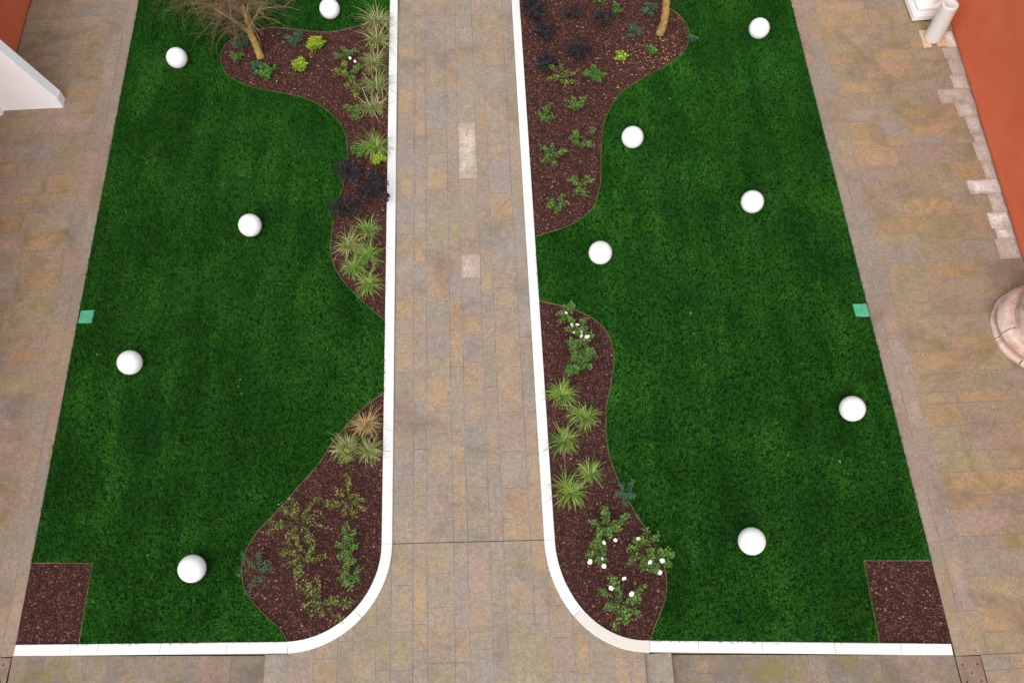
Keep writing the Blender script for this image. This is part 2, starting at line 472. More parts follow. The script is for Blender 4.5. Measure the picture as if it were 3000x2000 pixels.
M_DARKLEAF = m_vcol('dark_leaf', 0.6, 0.15)
M_STEM = NT('green_stem', 0.7, 0.2).col((0.10, 0.085, 0.03)).m
M_PETAL = NT('white_petal', 0.6, 0.2).col((0.82, 0.81, 0.74)).m
M_FLOWERCORE = NT('flower_core', 0.8, 0.1).col((0.62, 0.55, 0.20)).m
M_BARK = m_noise('ochre_bark', (0.24, 0.135, 0.045), (0.44, 0.275, 0.10), 9.0, 0.85, 0.15, bump=0.8, bd=0.012)
M_LIMB = m_noise('brown_limb_bark', (0.17, 0.105, 0.055), (0.32, 0.205, 0.10), 11.0, 0.85, 0.15, bump=0.8, bd=0.012)
M_TWIG = m_vcol('twig', 0.8, 0.15)
M_WALL = m_plaster('red_plaster', (0.58, 0.122, 0.052), (0.64, 0.152, 0.070))
M_WHITEWALL = m_noise('white_render', (0.87, 0.87, 0.88), (0.91, 0.91, 0.91), 2.0, 0.8, 0.2, bump=0.15)
M_GREENLID = m_noise('green_plastic', (0.055, 0.30, 0.17), (0.075, 0.36, 0.215), 12.0, 0.5, 0.4)
M_PLATE = m_noise('brown_cover', (0.165, 0.108, 0.075), (0.235, 0.165, 0.12), 7.0, 0.6, 0.4, bump=0.25)
M_DARK = NT('dark_recess', 0.9, 0.1).col((0.008, 0.007, 0.007)).m
M_COLUMN = m_marble('grey_marble', (0.60, 0.575, 0.535), (0.40, 0.33, 0.28), 0.7)
M_MARBLE = m_marble('white_marble', (0.80, 0.79, 0.78), (0.62, 0.56, 0.54), 0.5)
M_BOARD = m_noise('pale_board', (0.50, 0.36, 0.22), (0.60, 0.45, 0.29), 10.0, 0.8, 0.15)
M_WELL = m_noise('pink_limestone', (0.42, 0.25, 0.185), (0.64, 0.52, 0.455), 4.5, 0.8, 0.2, bump=0.6, bd=0.012)

# ------------------------------------------------------------------ ground
gv = 60
o = mesh_obj('ground', [(-gv, -gv, -0.11), (gv, -gv, -0.11), (gv, gv, -0.11), (-gv, gv, -0.11)], [(0, 1, 2, 3)], M_GROUND)
tag(o, kind='structure')

# kerb lines (centre of the stones)
LK = [(-1.222, YTOP), (-1.168, 1.593)]
RK = [(1.262, YTOP), (1.242, 1.523)]
CL = [Vector((-2.55 + 1.382 * math.cos(a), 1.593 - 1.40 * math.sin(a))) for a in (math.pi / 2 * k / 28 for k in range(29))]
CR = [Vector((2.55 - 1.308 * math.cos(a), 1.523 - 1.56 * math.sin(a))) for a in (math.pi / 2 * k / 28 for k in range(29))]
FL0, FL1 = Vector(PLAN['frontL'][0]), Vector((-2.55, .193))
FR1, FR0 = Vector((2.55, -.037)), Vector(PLAN['frontR'][1])

# ------------------------------------------------------------------ paving
TONES = {'tan': (.275, .205, .135), 'grey': (.245, .207, .180), 'orange': (.335, .215, .112), 'pink': (.290, .200, .160),
         'light': (.56, .455, .365), 'olive': (.262, .212, .122), 'dry': (.54, .475, .43), 'pale': (.74, .71, .68), 'damp': (.185, .147, .118)}
def tone(name, moss=0.0):
    k = rnd.uniform(.9, 1.1)
    c = TONES[name]
    return tuple(min(.8, v * k * rnd.uniform(.97, 1.03)) for v in c) + (moss,)
def pick(pairs):
    x = rnd.random() * sum(w for _, w in pairs)
    for n, w in pairs:
        x -= w
        if x <= 0: return n
    return pairs[-1][0]

def bed(name, poly, z):
    V, F = [], []
    n = len(poly)
    if area2(poly) < 0: poly = poly[::-1]
    vv, ee, ff, *_ = delaunay_2d_cdt([Vector(p) for p in poly], [(i, (i + 1) % n) for i in range(n)], [], 1, 1e-4)
    for p in vv: V.append((p.x, p.y, z))
    for f in ff:
        a, b, c = (vv[i] for i in f[:3])
        F.append(tuple(f) if (b - a).cross(c - a) > 0 else tuple(reversed(f)))
    o = mesh_obj(name, V, F, M_BED)
    return tag(o, kind='structure')

# central path and the raised apron in front of it
PLAT = [tuple(LK[0])] + [tuple(p) for p in CL] + [(-2.525, .12), (-2.50, YBOT), (2.42, YBOT), (2.469, -.115)] + [tuple(p) for p in reversed(CR)] + [tuple(RK[0])]
if area2(PLAT) < 0: PLAT = PLAT[::-1]
path = bed('path', PLAT, ZP - 0.004)
crack = lambda x: 1.597 - (x + 1.092) * 0.0247
COLX = [-2.62, -2.17, -1.84, -1.63, -1.30, -1.094, -0.78, -0.572, -0.179, 0.029, 0.359, 0.563, 0.968, 1.175, 1.50, 1.70, 2.04, 2.25, 2.62]
PATHMIX = [('tan', 4), ('grey', 4), ('orange', 3), ('pink', 2), ('olive', 1.2)]
GAP = 0.0034
for ci in range(len(COLX) - 1):
    x0, x1 = COLX[ci], COLX[ci + 1]
    key = {9: 'brk5', 10: 'brk6', 11: 'brk7'}.get(ci - 0) if 5 <= ci <= 12 else None
    yc = crack((x0 + x1) / 2)
    brk = []
    if key: brk = [y for y in PLAN[key] if y > yc + .15]
    hi = 13.9
    lo = yc
    ys = [YBOT]
    y = YBOT
    while y < yc - .75:
        y += rnd.uniform(.32, .8)
        ys.append(y)
    if yc - ys[-1] < .25 and len(ys) > 1: ys.pop()
    cut = len(ys)
    ys.append(yc)
    allb = sorted(brk)
    y = yc
    top = []
    if allb:
        top = allb
        y = allb[-1]
    while y < 14.6:
        y += rnd.uniform(.28, .46) if (x1 - x0) > .26 and rnd.random() < .55 else rnd.uniform(.42, .85)
        top.append(y)
    if not (5 <= ci <= 12): top = []
    ys += top
    for k in range(len(ys) - 1):
        a, b = ys[k], ys[k + 1]
        ga = 0.006 if k == cut else GAP
        gb = 0.006 if k + 1 == cut else GAP
        sk = 0.0247 * (x1 - x0) / 2
        al, ar = (a + sk, a - sk) if k == cut else (a, a)
        bl, br = (b + sk, b - sk) if k + 1 == cut else (b, b)
        win = [(x0 + GAP, al + ga), (x1 - GAP, ar + ga), (x1 - GAP, br - gb), (x0 + GAP, bl - gb)]
        poly = clip_convex(PLAT, win)
        if len(poly) < 3 or abs(area2(poly)) < 0.006: continue
        tn = pick(PATHMIX)
        ym = (a + b) / 2
        if key == 'brk5':
            if abs(ym - 8.45) < .45 and b - a > .8: tn = 'light'
            if abs(ym - 6.2) < .16: tn = 'light'
            if abs(ym - 4.2) < .25: tn = 'orange'
        moss = 0.25 if ym < 0.3 else (0.5 if ym > 11.8 else 0.04)
        cc = tone(tn, moss)
        if ym < 1.4 and abs(x0) > 1.2: cc = tuple(v * .9 for v in cc[:3]) + (.3,)
        slab('paver', poly, ZP + rnd.uniform(-.0012, .0012), 0.05, M_PAVER, path, cc, jit=.0015)
jc = mesh_obj('open_joint', [(-1.094, crack(-1.094) - .005, ZP - .002), (1.175, crack(1.175) - .005, ZP - .002),
                             (1.175, crack(1.175) + .005, ZP - .002), (-1.094, crack(-1.094) + .005, ZP - .002)], [(0, 1, 2, 3)], M_JOINTDARK, path)

# steps down from the apron to the lower pavement
for s, e0, e1, s0, s1 in ((-1, -2.525, -2.50, -2.893, -2.86), (1, 2.469, 2.42, 2.852, 2.80)):
    yk = .135 if s < 0 else -.115
    st = slab('step', [(e0 + s * .004, yk), (e1 + s * .004, YBOT), (s1, YBOT), (s0, yk)], .09, .085, M_BED, None)
    tag(st, kind='structure')
    y = yk - .004
    while y > YBOT + .1:
        y2 = max(YBOT, y - rnd.uniform(.55, 1.1))
        f = lambda yy, a, b: a + (b - a) * (yk - yy) / (yk - YBOT)
        q = [(f(y, e0, e1) + s * .006, y), (f(y2, e0, e1) + s * .006, y2 + .006), (f(y2, s0, s1) + s * .012, y2 + .006), (f(y, s0, s1) + s * .012, y)]
        sl = slab('tread_slab', q, .13, .042, M_PAVER, None, tone('grey', .3))
        sl.parent = st
        sl.matrix_parent_inverse = st.matrix_basis.inverted()
        y = y2
    # riser of the apron
    ri = mesh_obj('riser', [(e0 + s * .003, yk, 0), (e1 + s * .003, YBOT, 0), (e1 + s * .003, YBOT, ZP - .013), (e0 + s * .003, yk, ZP - .013)], [(0, 1, 2, 3) if s > 0 else (3, 2, 1, 0)], M_BED, path)

# side pavements and lower pavement
def wallx(y): return 9.955 + (y - 11.57) * 0.0367
def side(name, xa, xb, s, ylo, yhi, mix):
    """rows of slabs across a side pavement; xa lawn side, xb(y) wall side"""
    poly = [(xa, ylo), (xa, yhi), (xb(yhi), yhi), (xb(ylo), ylo)]
    base = bed(name, poly, -0.0035)
    # two lines of border stones along the lawn
    for w0, w1, lo, hi in ((0.0, .19, .7, 1.3), (.19, .46, .5, 1.1)):
        y = ylo
        while y < yhi:
            y2 = min(yhi, y + rnd.uniform(lo, hi))
            q = [(xa + s * (w0 + .004), y + .003), (xa + s * (w1 - .004), y + .003), (xa + s * (w1 - .004), y2 - .003), (xa + s * (w0 + .004), y2 - .003)]
            slab('border_stone', q, rnd.uniform(-.001, .001), .05, M_SIDE, base, tone(pick([('grey', 4), ('pink', 2), ('tan', 1)]), .3), jit=.0015)
            y = y2
    y = ylo
    while y < yhi:
        h = rnd.choice([.2, .26, .3, .34, .38, .42])
        y2 = min(yhi, y + h)
        ends = [.46]
        W = abs(xb((y + y2) / 2) - xa) - .025
        while ends[-1] < W - 1.05: ends.append(ends[-1] + rnd.uniform(.5, 1.1))
        if s > 0 and 5.9 < y < 11.3:
            while ends[-1] > W - .16: ends.pop()
            e = W - rnd.choice([.2, .25, .3, .36, .62])
            if e - ends[-1] > .18: ends.append(e)
        elif W - ends[-1] > .85: ends.append(ends[-1] + (W - ends[-1]) * rnd.uniform(.4, .6))
        ends.append(W)
        for k in range(len(ends) - 1):
            a, b = ends[k] + .003, ends[k + 1] - .003
            last = k == len(ends) - 2
            tn = pick(mix)
            xm = (a + b) / 2
            if last and s > 0 and 5.9 < y < 11.3: tn = rnd.choice(['dry', 'dry', 'pale'])
            elif s > 0 and last and y <= 5.9: tn = 'damp'
            moss = rnd.choice([.15, .4, .8, 1.0]) if tn not in ('dry', 'pale') else 0
            cc = tone(tn, moss)
            tl = 0.0
            q = [(xa + s * a, y + .003), (xa + s * b, y + .003), (xa + s * b, y2 - .003), (xa + s * a, y2 - .003)]
            slab('paver', q, rnd.uniform(-.0015, .0015), .05, M_SIDE, base, cc, jit=.0015)
        y = y2
    return base
side('pavement_by_buttress', XL - .012, lambda y: -8.88, -1, .30, 15.0, [('tan', 4), ('pink', 4), ('orange', 2), ('olive', 2), ('grey', 2)])
side('pavement_by_column', XR + .012, wallx, 1, -.34, 15.0, [('tan', 6), ('orange', 6), ('olive', 3), ('grey', 2), ('pink', 1)])

def lower(name, poly, cols, s):
    base = bed(name, poly, -0.0035)
    P2 = poly if area2(poly) > 0 else poly[::-1]
    for c in range(len(cols) - 1):
        y = YBOT
        while y < .6:
            y2 = y + rnd.uniform(.5, 1.0)
            q = clip_convex(P2, [(cols[c] + .003, y + .003), (cols[c + 1] - .003, y + .003), (cols[c + 1] - .003, y2 - .003), (cols[c] + .003, y2 - .003)])
            if len(q) > 2 and abs(area2(q)) > .006:
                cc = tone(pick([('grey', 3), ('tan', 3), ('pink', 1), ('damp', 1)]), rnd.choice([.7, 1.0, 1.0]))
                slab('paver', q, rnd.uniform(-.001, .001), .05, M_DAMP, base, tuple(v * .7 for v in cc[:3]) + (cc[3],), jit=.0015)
            y = y2
fl = lambda x: FL0.y - .076 + (FL1.y - FL0.y) * (x - FL0.x) / (FL1.x - FL0.x)
fr = lambda x: FR1.y - .076 + (FR0.y - FR1.y) * (x - FR1.x) / (FR0.x - FR1.x)
cs = [-6.61]
while cs[-1] < -3.2: cs.append(cs[-1] + rnd.choice([.24, .31, .38, .46]))
cs[-1] = -2.89
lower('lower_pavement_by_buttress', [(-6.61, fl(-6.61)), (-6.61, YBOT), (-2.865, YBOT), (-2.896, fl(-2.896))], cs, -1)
cs = [2.80, 3.2]
while cs[-1] < 6.5: cs.append(cs[-1] + rnd.choice([.24, .31, .38, .46]))
cs[-1] = 6.87
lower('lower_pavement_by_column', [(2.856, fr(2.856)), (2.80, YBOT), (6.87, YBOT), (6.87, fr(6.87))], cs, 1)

# pavement at both ends in front of the cover plates
for nm, poly in (('pavement_end_by_buttress', [(-6.615, YBOT), (-6.615, -.15), (-7.02, -.13), (-7.02, .295), (-8.88, .295), (-8.88, YBOT)]),
                 ('pavement_end_by_column', [(6.875, YBOT), (6.875, -.81), (7.245, -.83), (7.245, -.345), (9.45, -.345), (9.4, YBOT)])):
    base = bed(nm, poly, -0.005)
    P2 = poly if area2(poly) > 0 else poly[::-1]
    xs = sorted({p[0] for p in poly})
    x0, x1 = xs[0], xs[-1]
    y = YBOT
    while y < .35:
        y2 = y + rnd.choice([.26, .33, .4])
        x = x0
        while x < x1:
            x2 = x + rnd.uniform(.4, .8)
            for q in (clip_convex(P2, [(x + .003, y + .003), (x2 - .003, y + .003), (x2 - .003, y2 - .003), (x + .003, y2 - .003)]),):
                if len(q) > 2 and abs(area2(q)) > .01: slab('paver', q, rnd.uniform(-.001, .001), .05, M_SIDE, base, tone(pick([('grey', 3), ('tan', 3)]), .3), jit=.0015)
            x = x2
        y = y2

# ------------------------------------------------------------------ white kerbs
def kerb_stone(parent, pts, zs, width, mat, zbot):
    """one kerb stone swept along pts; zs top heights"""
    n = len(pts)
    L = []
    for i in range(n):
        d = (Vector(pts[min(i + 1, n - 1)][:2]) - Vector(pts[max(i - 1, 0)][:2])).normalized()
        L.append(Vector((-d.y, d.x)))
    b = 0.006
    prof = [(-.5 * width, None), (-.5 * width, -b), (-.5 * width + b, 0), (.5 * width - b, 0), (.5 * width, -b), (.5 * width, None)]
    V, F = [], []
    c = Vector((sum(p[0] for p in pts) / n, sum(p[1] for p in pts) / n))
    for i in range(n):
        for off, dz in prof:
            p = Vector(pts[i][:2]) + L[i] * off - c
            V.append((p.x, p.y, (zs[i] - .065 if zbot is None else zbot) if dz is None else zs[i] + dz))
    m = len(prof)
    for i in range(n - 1):
        for k in range(m):
            j = (k + 1) % m
            F.append((i * m + k, (i + 1) * m + k, (i + 1) * m + j, i * m + j))
    F.append(tuple(range(m)))
    F.append(tuple((n - 1) * m + k for k in range(m - 1, -1, -1)))
    bm = bmesh.new()
    vs = [bm.verts.new(v) for v in V]
    for f in F:
        try: bm.faces.new([vs[i] for i in f])
        except ValueError: pass
    bmesh.ops.recalc_face_normals(bm, faces=bm.faces)
    return bm_obj('kerb_stone', bm, mat, parent, loc=(c.x, c.y, 0))

def resample(pts, a, b, k):
    """k+1 points between arc fractions a and b of a polyline"""
    S = [0]
    for i in range(1, len(pts)): S.append(S[-1] + (Vector(pts[i]) - Vector(pts[i - 1])).length)
    out = []
    for q in range(k + 1):
        s = S[-1] * (a + (b - a) * q / k)
        i = max(j for j in range(len(S)) if S[j] <= s + 1e-9)
        i = min(i, len(pts) - 2)
        t = (s - S[i]) / (S[i + 1] - S[i])
        out.append(Vector(pts[i]).lerp(Vector(pts[i + 1]), t))
    return out

def build_kerb(label, straight, curve, F1, F0, ys, warm, cuts):
    k = empty('white_kerb', (0, 0, 0))
    tag(k, label, 'kerb')
    W = .158
    A, B = Vector(straight[0]), Vector(straight[1])
    at = lambda y: B.lerp(A, (y - B.y) / (A.y - B.y))
    yy = [B.y] + ys + [A.y]
    for i in range(len(yy) - 1):
        kerb_stone(k, [at(yy[i] + .002), at(yy[i + 1] - .002)], [ZK, ZK], W, M_KERB, .02)
    for i, (a, b) in enumerate(((0, .5), (.5, 1))):
        kerb_stone(k, resample(curve, a + .0009, b - .0009, 14), [ZK - rnd.uniform(0, .001)] * 15, W, warm[i], .02)
    fr = [0] + cuts + [1]
    zf = lambda t: ZK + (g(F0.x) + .022 - ZK) * t
    for i in range(len(fr) - 1):
        a, b = fr[i] + .0006, fr[i + 1] - .0006
        kerb_stone(k, [F1.lerp(F0, a), F1.lerp(F0, b)], [zf(a), zf(b)], .15, M_KERB, None)
    bc = kerb_stone(k, [F1, F0], [zf(0) - .066, zf(1) - .066], .118, M_BASE, -.05)  # added recessed course; its grey paints shade and dirt below the white stones
    bc.name = 'shaded_dirty_base'
    return k
build_kerb('long white stone kerb curving round the lawn on the buttress side', LK, CL, FL1, FL0, [2.95, 4.7, 6.2, 7.9, 9.4, 11.1, 12.6, 14.2], (M_KERB, M_KERB), [.22, .46, .69, .79])
build_kerb('long white stone kerb with a cream curved end, on the column side', RK, CR, FR1, FR0, [3.1, 4.6, 6.3, 7.7, 9.5, 11.0, 12.8, 14.3], (M_KERB, M_KERBWARM), [.16, .37, .61, .83])

# ------------------------------------------------------------------ lawns and beds
def kpt(straight, y, off):
    A, B = Vector(straight[0]), Vector(straight[1])
    p = B.lerp(A, (y - B.y) / (A.y - B.y))
    return (p.x + off, y)
def offset_in(curve, off):
    out = []
    n = len(curve)
    for i in range(n):
        d = (Vector(curve[min(i + 1, n - 1)]) - Vector(curve[max(i - 1, 0)])).normalized()
        out.append((curve[i][0] - d.y * off, curve[i][1] + d.x * off))
    return out

def scatter(obj, coll, density, seed, s0, s1, tilt, zoff=0.0):
    """spread the members of a collection over a surface"""
    nt = bpy.data.node_groups.new('scatter', 'GeometryNodeTree')
    nt.interface.new_socket('Geometry', in_out='INPUT', socket_type='NodeSocketGeometry')
    nt.interface.new_socket('Geometry', in_out='OUTPUT', socket_type='NodeSocketGeometry')
    N = nt.nodes
    gi, go = N.new('NodeGroupInput'), N.new('NodeGroupOutput')
    dp = N.new('GeometryNodeDistributePointsOnFaces')
    dp.inputs['Density'].default_value = density
    dp.inputs['Seed'].default_value = seed
    ci = N.new('GeometryNodeCollectionInfo')
    ci.inputs['Collection'].default_value = coll
    ci.inputs['Separate Children'].default_value = True
    ci.inputs['Reset Children'].default_value = True
    io = N.new('GeometryNodeInstanceOnPoints')
    io.inputs['Pick Instance'].default_value = True
    rr = N.new('FunctionNodeRandomValue'); rr.data_type = 'FLOAT_VECTOR'
    rr.inputs[0].default_value = (-tilt, -tilt, 0); rr.inputs[1].default_value = (tilt, tilt, 6.283)
    rs = N.new('FunctionNodeRandomValue'); rs.data_type = 'FLOAT'
    rs.inputs[2].default_value = s0; rs.inputs[3].default_value = s1
    jg = N.new('GeometryNodeJoinGeometry')
    K = nt.links.new
    K(gi.outputs[0], dp.inputs['Mesh'])
    K(dp.outputs['Points'], io.inputs['Points'])
    K(ci.outputs[0], io.inputs['Instance'])
    K(rr.outputs[0], io.inputs['Rotation'])
    K(rs.outputs[1], io.inputs['Scale'])
    K(gi.outputs[0], jg.inputs[0])
    K(io.outputs[0], jg.inputs[0])
    K(jg.outputs[0], go.inputs[0])
    md = obj.modifiers.new('scatter', 'NODES')
    md.node_group = nt
    return md

# blades of grass
c_grass = bpy.data.collections.new('grass_source')
for q in range(6):
    r_ = random.Random(100 + q)
    V, F, C = [], [], []
    for b in range(8):
        a = r_.uniform(0, 6.283); d = .019 * math.sqrt(r_.random())
        x, y = d * math.cos(a), d * math.sin(a)
        h = r_.uniform(.016, .036); ln = r_.uniform(.25, 1.1) * h; la = r_.uniform(0, 6.283)
        w = r_.uniform(.0016, .0028); wa = la + math.pi / 2 + r_.uniform(-.4, .4)
        ux, uy = math.cos(wa) * w, math.sin(wa) * w
        mx, my = x + math.cos(la) * ln * .35, y + math.sin(la) * ln * .35
        k = len(V)
        V += [(x - ux, y - uy, -.004), (x + ux, y + uy, -.004), (mx + ux, my + uy, h * .65), (mx - ux, my - uy, h * .65), (x + math.cos(la) * ln, y + math.sin(la) * ln, h)]
        F += [(k, k + 1, k + 2, k + 3), (k + 3, k + 2, k + 4)]
        v = r_.choice([.6, .75, .9, 1.0, 1.2, 1.9])
        C += [v] * 5
    me = bpy.data.meshes.new('grass_tuft')
    me.from_pydata(V, [], F); me.materials.append(M_GRASS)
    at = me.color_attributes.new('Col', 'FLOAT_COLOR', 'POINT')
    at.data.foreach_set('color', [z for v in C for z in (v, v, v, 1.0)])
    c_grass.objects.link(bpy.data.objects.new('grass_tuft', me))
# mulch chips
c_chip = bpy.data.collections.new('chip_source')
for q in range(6):
    r_ = random.Random(200 + q)
    bm = bmesh.new()
    bmesh.ops.create_icosphere(bm, subdivisions=1, radius=1)
    sx, sy, sz = r_.uniform(.7, 1.4), r_.uniform(.6, .9), r_.uniform(.35, .6)
    for v in bm.verts:
        k = r_.uniform(.75, 1.2)
        v.co = (v.co.x * sx * k, v.co.y * sy * k, v.co.z * sz * k)
    me = bpy.data.meshes.new('chip'); bm.to_mesh(me); bm.free(); me.materials.append(M_CHIP)
    c_chip.objects.link(bpy.data.objects.new('chip', me))

OFF = .079
bA, bB, bC, bD = ([tuple(p) for p in catmull(PLAN[k], 3)] for k in ('bedA', 'bedB', 'bedC', 'bedD'))
def snap(b, straight, off, i):
    b[i] = kpt(straight, b[i][1], off)
snap(bA, LK, -OFF, 0); snap(bA, LK, -OFF, -1); snap(bB, LK, -OFF, 0)
snap(bC, RK, OFF, 0); snap(bC, RK, OFF, -1); snap(bD, RK, OFF, 0)
fly = lambda x: FL1.y + .075 + (FL0.y - FL1.y) * (x - FL1.x) / (FL0.x - FL1.x)
fry = lambda x: FR1.y + .075 + (FR0.y - FR1.y) * (x - FR1.x) / (FR0.x - FR1.x)
bB[-1] = (bB[-1][0], fly(bB[-1][0])); bD[-1] = (bD[-1][0], fry(bD[-1][0]))
rl, rr_ = PLAN['rectL'], PLAN['rectR']
rectL = [(XL, rl[0][1]), tuple(rl[1]), (rl[2][0], fly(rl[2][0])), (XL, fly(XL))]
rectR = [tuple(rr_[0]), (XR, rr_[1][1]), (XR, fry(XR)), (rr_[3][0], fry(rr_[3][0]))]
lawnL = [rectL[2]] + list(reversed(bB)) + list(reversed(bA)) + [kpt(LK, 15, -OFF), (XL, 15), rectL[0], rectL[1]]
lawnR = [rectR[3]] + list(reversed(bD)) + list(reversed(bC)) + [kpt(RK, 15, OFF), (XR, 15), rectR[1], rectR[0]]
gz = lambda x, y: g(x)
for poly, lab, sd_ in ((lawnL, 'close cut dark green lawn between the buttress pavement and the path', 3), (lawnR, 'close cut dark green lawn between the path and the column pavement', 4)):
    V, F = flat_region(poly, gz)
    o = mesh_obj('lawn_grass', V, F, M_TURF)
    tag(o, lab, 'grass', kind='stuff')
    scatter(o, c_grass, 2100, sd_, .7, 1.35, .2)

inL = [p for p in offset_in([tuple(p) for p in CL], -OFF)]
inR = [p for p in offset_in([tuple(p) for p in CR], OFF)]
polyA = bA
polyB = bB + [p for p in reversed(inL) if p[0] > bB[-1][0] + .01]
polyC = bC
polyD = bD + [p for p in reversed(inR) if p[0] < bD[-1][0] - .01]
BEDS = ((polyA, bA, 'purplish brown mulch bed around the leaning tree and black shrubs', 'thin brown edging round the bed of the twiggy tree'),
        (polyB, bB, 'purplish brown mulch bed of sprawling roses inside the kerb bend', 'thin brown edging along the sprawling rose bed'),
        (polyC, bC, 'mulch bed strewn with yellow leaves around the straight ochre trunk', 'thin brown edging round the leaf strewn bed'),
        (polyD, bD, 'mulch bed of white flowering roses and grass tufts inside the kerb bend', 'thin brown edging along the white rose bed'),
        (rectL, [rectL[0], rectL[1], rectL[2]], 'bare square mulch patch at the lawn corner on the buttress side', 'thin brown edging of the bare mulch patch on the buttress side'),
        (rectR, [rectR[1], rectR[0], rectR[3]], 'bare square mulch patch at the lawn corner on the column side', 'thin brown edging of the bare mulch patch on the column side'))
for i, (poly, line, lab, lab2) in enumerate(BEDS):
    V, F = flat_region(poly, lambda x, y: g(x) - .012, .3, .012)
    o = mesh_obj('mulch_bed', V, F, M_SOIL)
    tag(o, lab, 'mulch', kind='stuff')
    scatter(o, c_chip, 2000, 20 + i, .008, .024, .7)
    # edging strip
    EV, EF = [], []
    n = len(line)
    for j in range(n):
        d = (Vector(line[min(j + 1, n - 1)]) - Vector(line[max(j - 1, 0)])).normalized()
        nx, ny = -d.y * .005, d.x * .005
        x, y = line[j]
        z = g(x)
        EV += [(x - nx, y - ny, z - .05), (x + nx, y + ny, z - .05), (x + nx, y + ny, z + .02), (x - nx, y - ny, z + .02)]
    for j in range(n - 1):
        for k in range(4):
            EF.append((j * 4 + k, j * 4 + (k + 1) % 4, j * 4 + 4 + (k + 1) % 4, j * 4 + 4 + k))
    EF += [(3, 2, 1, 0), tuple((n - 1) * 4 + k for k in range(4))]
    tag(mesh_obj('edging_strip', EV, EF, M_EDGE), lab2, 'edging')

# ------------------------------------------------------------------ walls and buttress
def prism(name, pts, y0, y1, mat, parent=None):
    """outline in (x, z) swept from y0 to y1"""
    n = len(pts)
    V = [(x, y0, z) for x, z in pts] + [(x, y1, z) for x, z in pts]
    F = [tuple(range(n)), tuple(range(2 * n - 1, n - 1, -1))]
    for i in range(n):
        j = (i + 1) % n
        F.append((i, i + n, j + n, j))
    bm = bmesh.new()
    vs = [bm.verts.new(v) for v in V]
    for f in F: bm.faces.new([vs[i] for i in f])
    bmesh.ops.recalc_face_normals(bm, faces=bm.faces)
    return bm, name, mat, parent
def box(x0, x1, y0, y1, z0, z1):
    bm = bmesh.new()
    bmesh.ops.create_cube(bm, size=1)
    for v in bm.verts:
        v.co = ((x0 + x1) / 2 + v.co.x * (x1 - x0), (y0 + y1) / 2 + v.co.y * (y1 - y0), (z0 + z1) / 2 + v.co.z * (z1 - z0))
    return bm
wl = bm_obj('red_wall', box(-9.3, -8.905, -.5, 15.5, -.1, 4.2), M_WALL)
tag(wl, 'red plastered courtyard wall carrying the white buttress', 'wall')
V = []
for y in (15.5, -2.0):
    V += [(wallx(y) + .015, y), (wallx(y) + .4, y)]
bm = bmesh.new()
vs = [bm.verts.new((x, y, z)) for z in (-.1, 4.2) for x, y in (V[0], V[2], V[3], V[1])]
for f in ((0, 1, 2, 3), (7, 6, 5, 4), (0, 4, 5, 1), (1, 5, 6, 2), (2, 6, 7, 3), (3, 7, 4, 0)): bm.faces.new([vs[i] for i in f])
bmesh.ops.recalc_face_normals(bm, faces=bm.faces)
tag(bm_obj('red_wall', bm, M_WALL), 'orange red plastered courtyard wall behind the marble column', 'wall')

bt = empty('buttress', (-8.2, 10.68, 0))
tag(bt, 'white rendered buttress with steep sloping back against the red wall', 'buttress')
slope = (1.563 - .242) / (8.0926 - 7.6638)
xw = -8.9
bm, *_ = prism('', [(xw, -.05), (-7.684, -.05), (-7.684, .235), (-7.70, .27), (xw, .27 + slope * (-7.70 - xw))], 10.557, 10.80, None)
bmesh.ops.bevel(bm, geom=[e for e in bm.edges if abs(e.verts[0].co.y - e.verts[1].co.y) < .01], offset=.012, segments=2, affect='EDGES')
ob = bm_obj('sloping_fin', bm, M_WHITEWALL, bt); ob.location = (8.2, -10.68, 0)
ob = bm_obj('wall_pier', box(-8.905, -8.84, 10.44, 10.554, -.05, 4.0), M_WHITEWALL, bt); ob.location = (8.2, -10.68, 0)

# ------------------------------------------------------------------ globe lamps
LAMP_LABELS = ['white globe lamp on the lawn between white buttress and leaning twiggy tree',
 'white globe lamp on grass just beyond the bed with lime green shrubs',
 'white globe lamp on open lawn across from the black leaved shrubs by the kerb',
 'white globe lamp on the buttress side lawn, nearest the green lid there',
 'white globe lamp between a bare mulch square and the sprawling rose bed',
 'white globe lamp on lawn between the leaf strewn tree bed and the marble column',
 'white globe lamp close to the edge of the leaf strewn tree bed, lone in grass',
 'white globe lamp on the grass tongue reaching the kerb between two mulch beds',
 'white globe lamp on open lawn level with pale slabs at the orange red wall',
 'white globe lamp on the lawn edge facing the round pink stone well',
 'white globe lamp between the white flowering roses and a bare mulch square']
V, F = [], []
segs, rings, RG = 40, 22, .2
prof = []
for i in range(rings + 1):
    a = -math.pi / 2 + .32 + (math.pi - .32 - .02) * i / rings
    prof.append((RG * math.cos(a), RG * math.sin(a) + RG + .012))
GV, GF = revolve(prof, segs)
SV, SF = revolve([(.075, -.03), (.085, -.02), (.085, .012), (.07, .022)], 24)
globe_me = base_me = None
for (x, y), lab in zip(PLAN['lamps'], LAMP_LABELS):
    e = empty('globe_lamp', (x, y, g(x) + .004), rnd.uniform(0, 6))
    tag(e, lab, 'lamp', 'globe lamps on the lawns')
    if globe_me is None:
        a = mesh_obj('globe', GV, GF, M_GLOBE, e, smooth=True); globe_me = a.data
        b = mesh_obj('base', SV, SF, M_SOCKET, e); base_me = b.data
    else:
        for nm, me in (('globe', globe_me), ('base', base_me)):
            c = bpy.data.objects.new(nm, me); COL.objects.link(c); c.parent = e

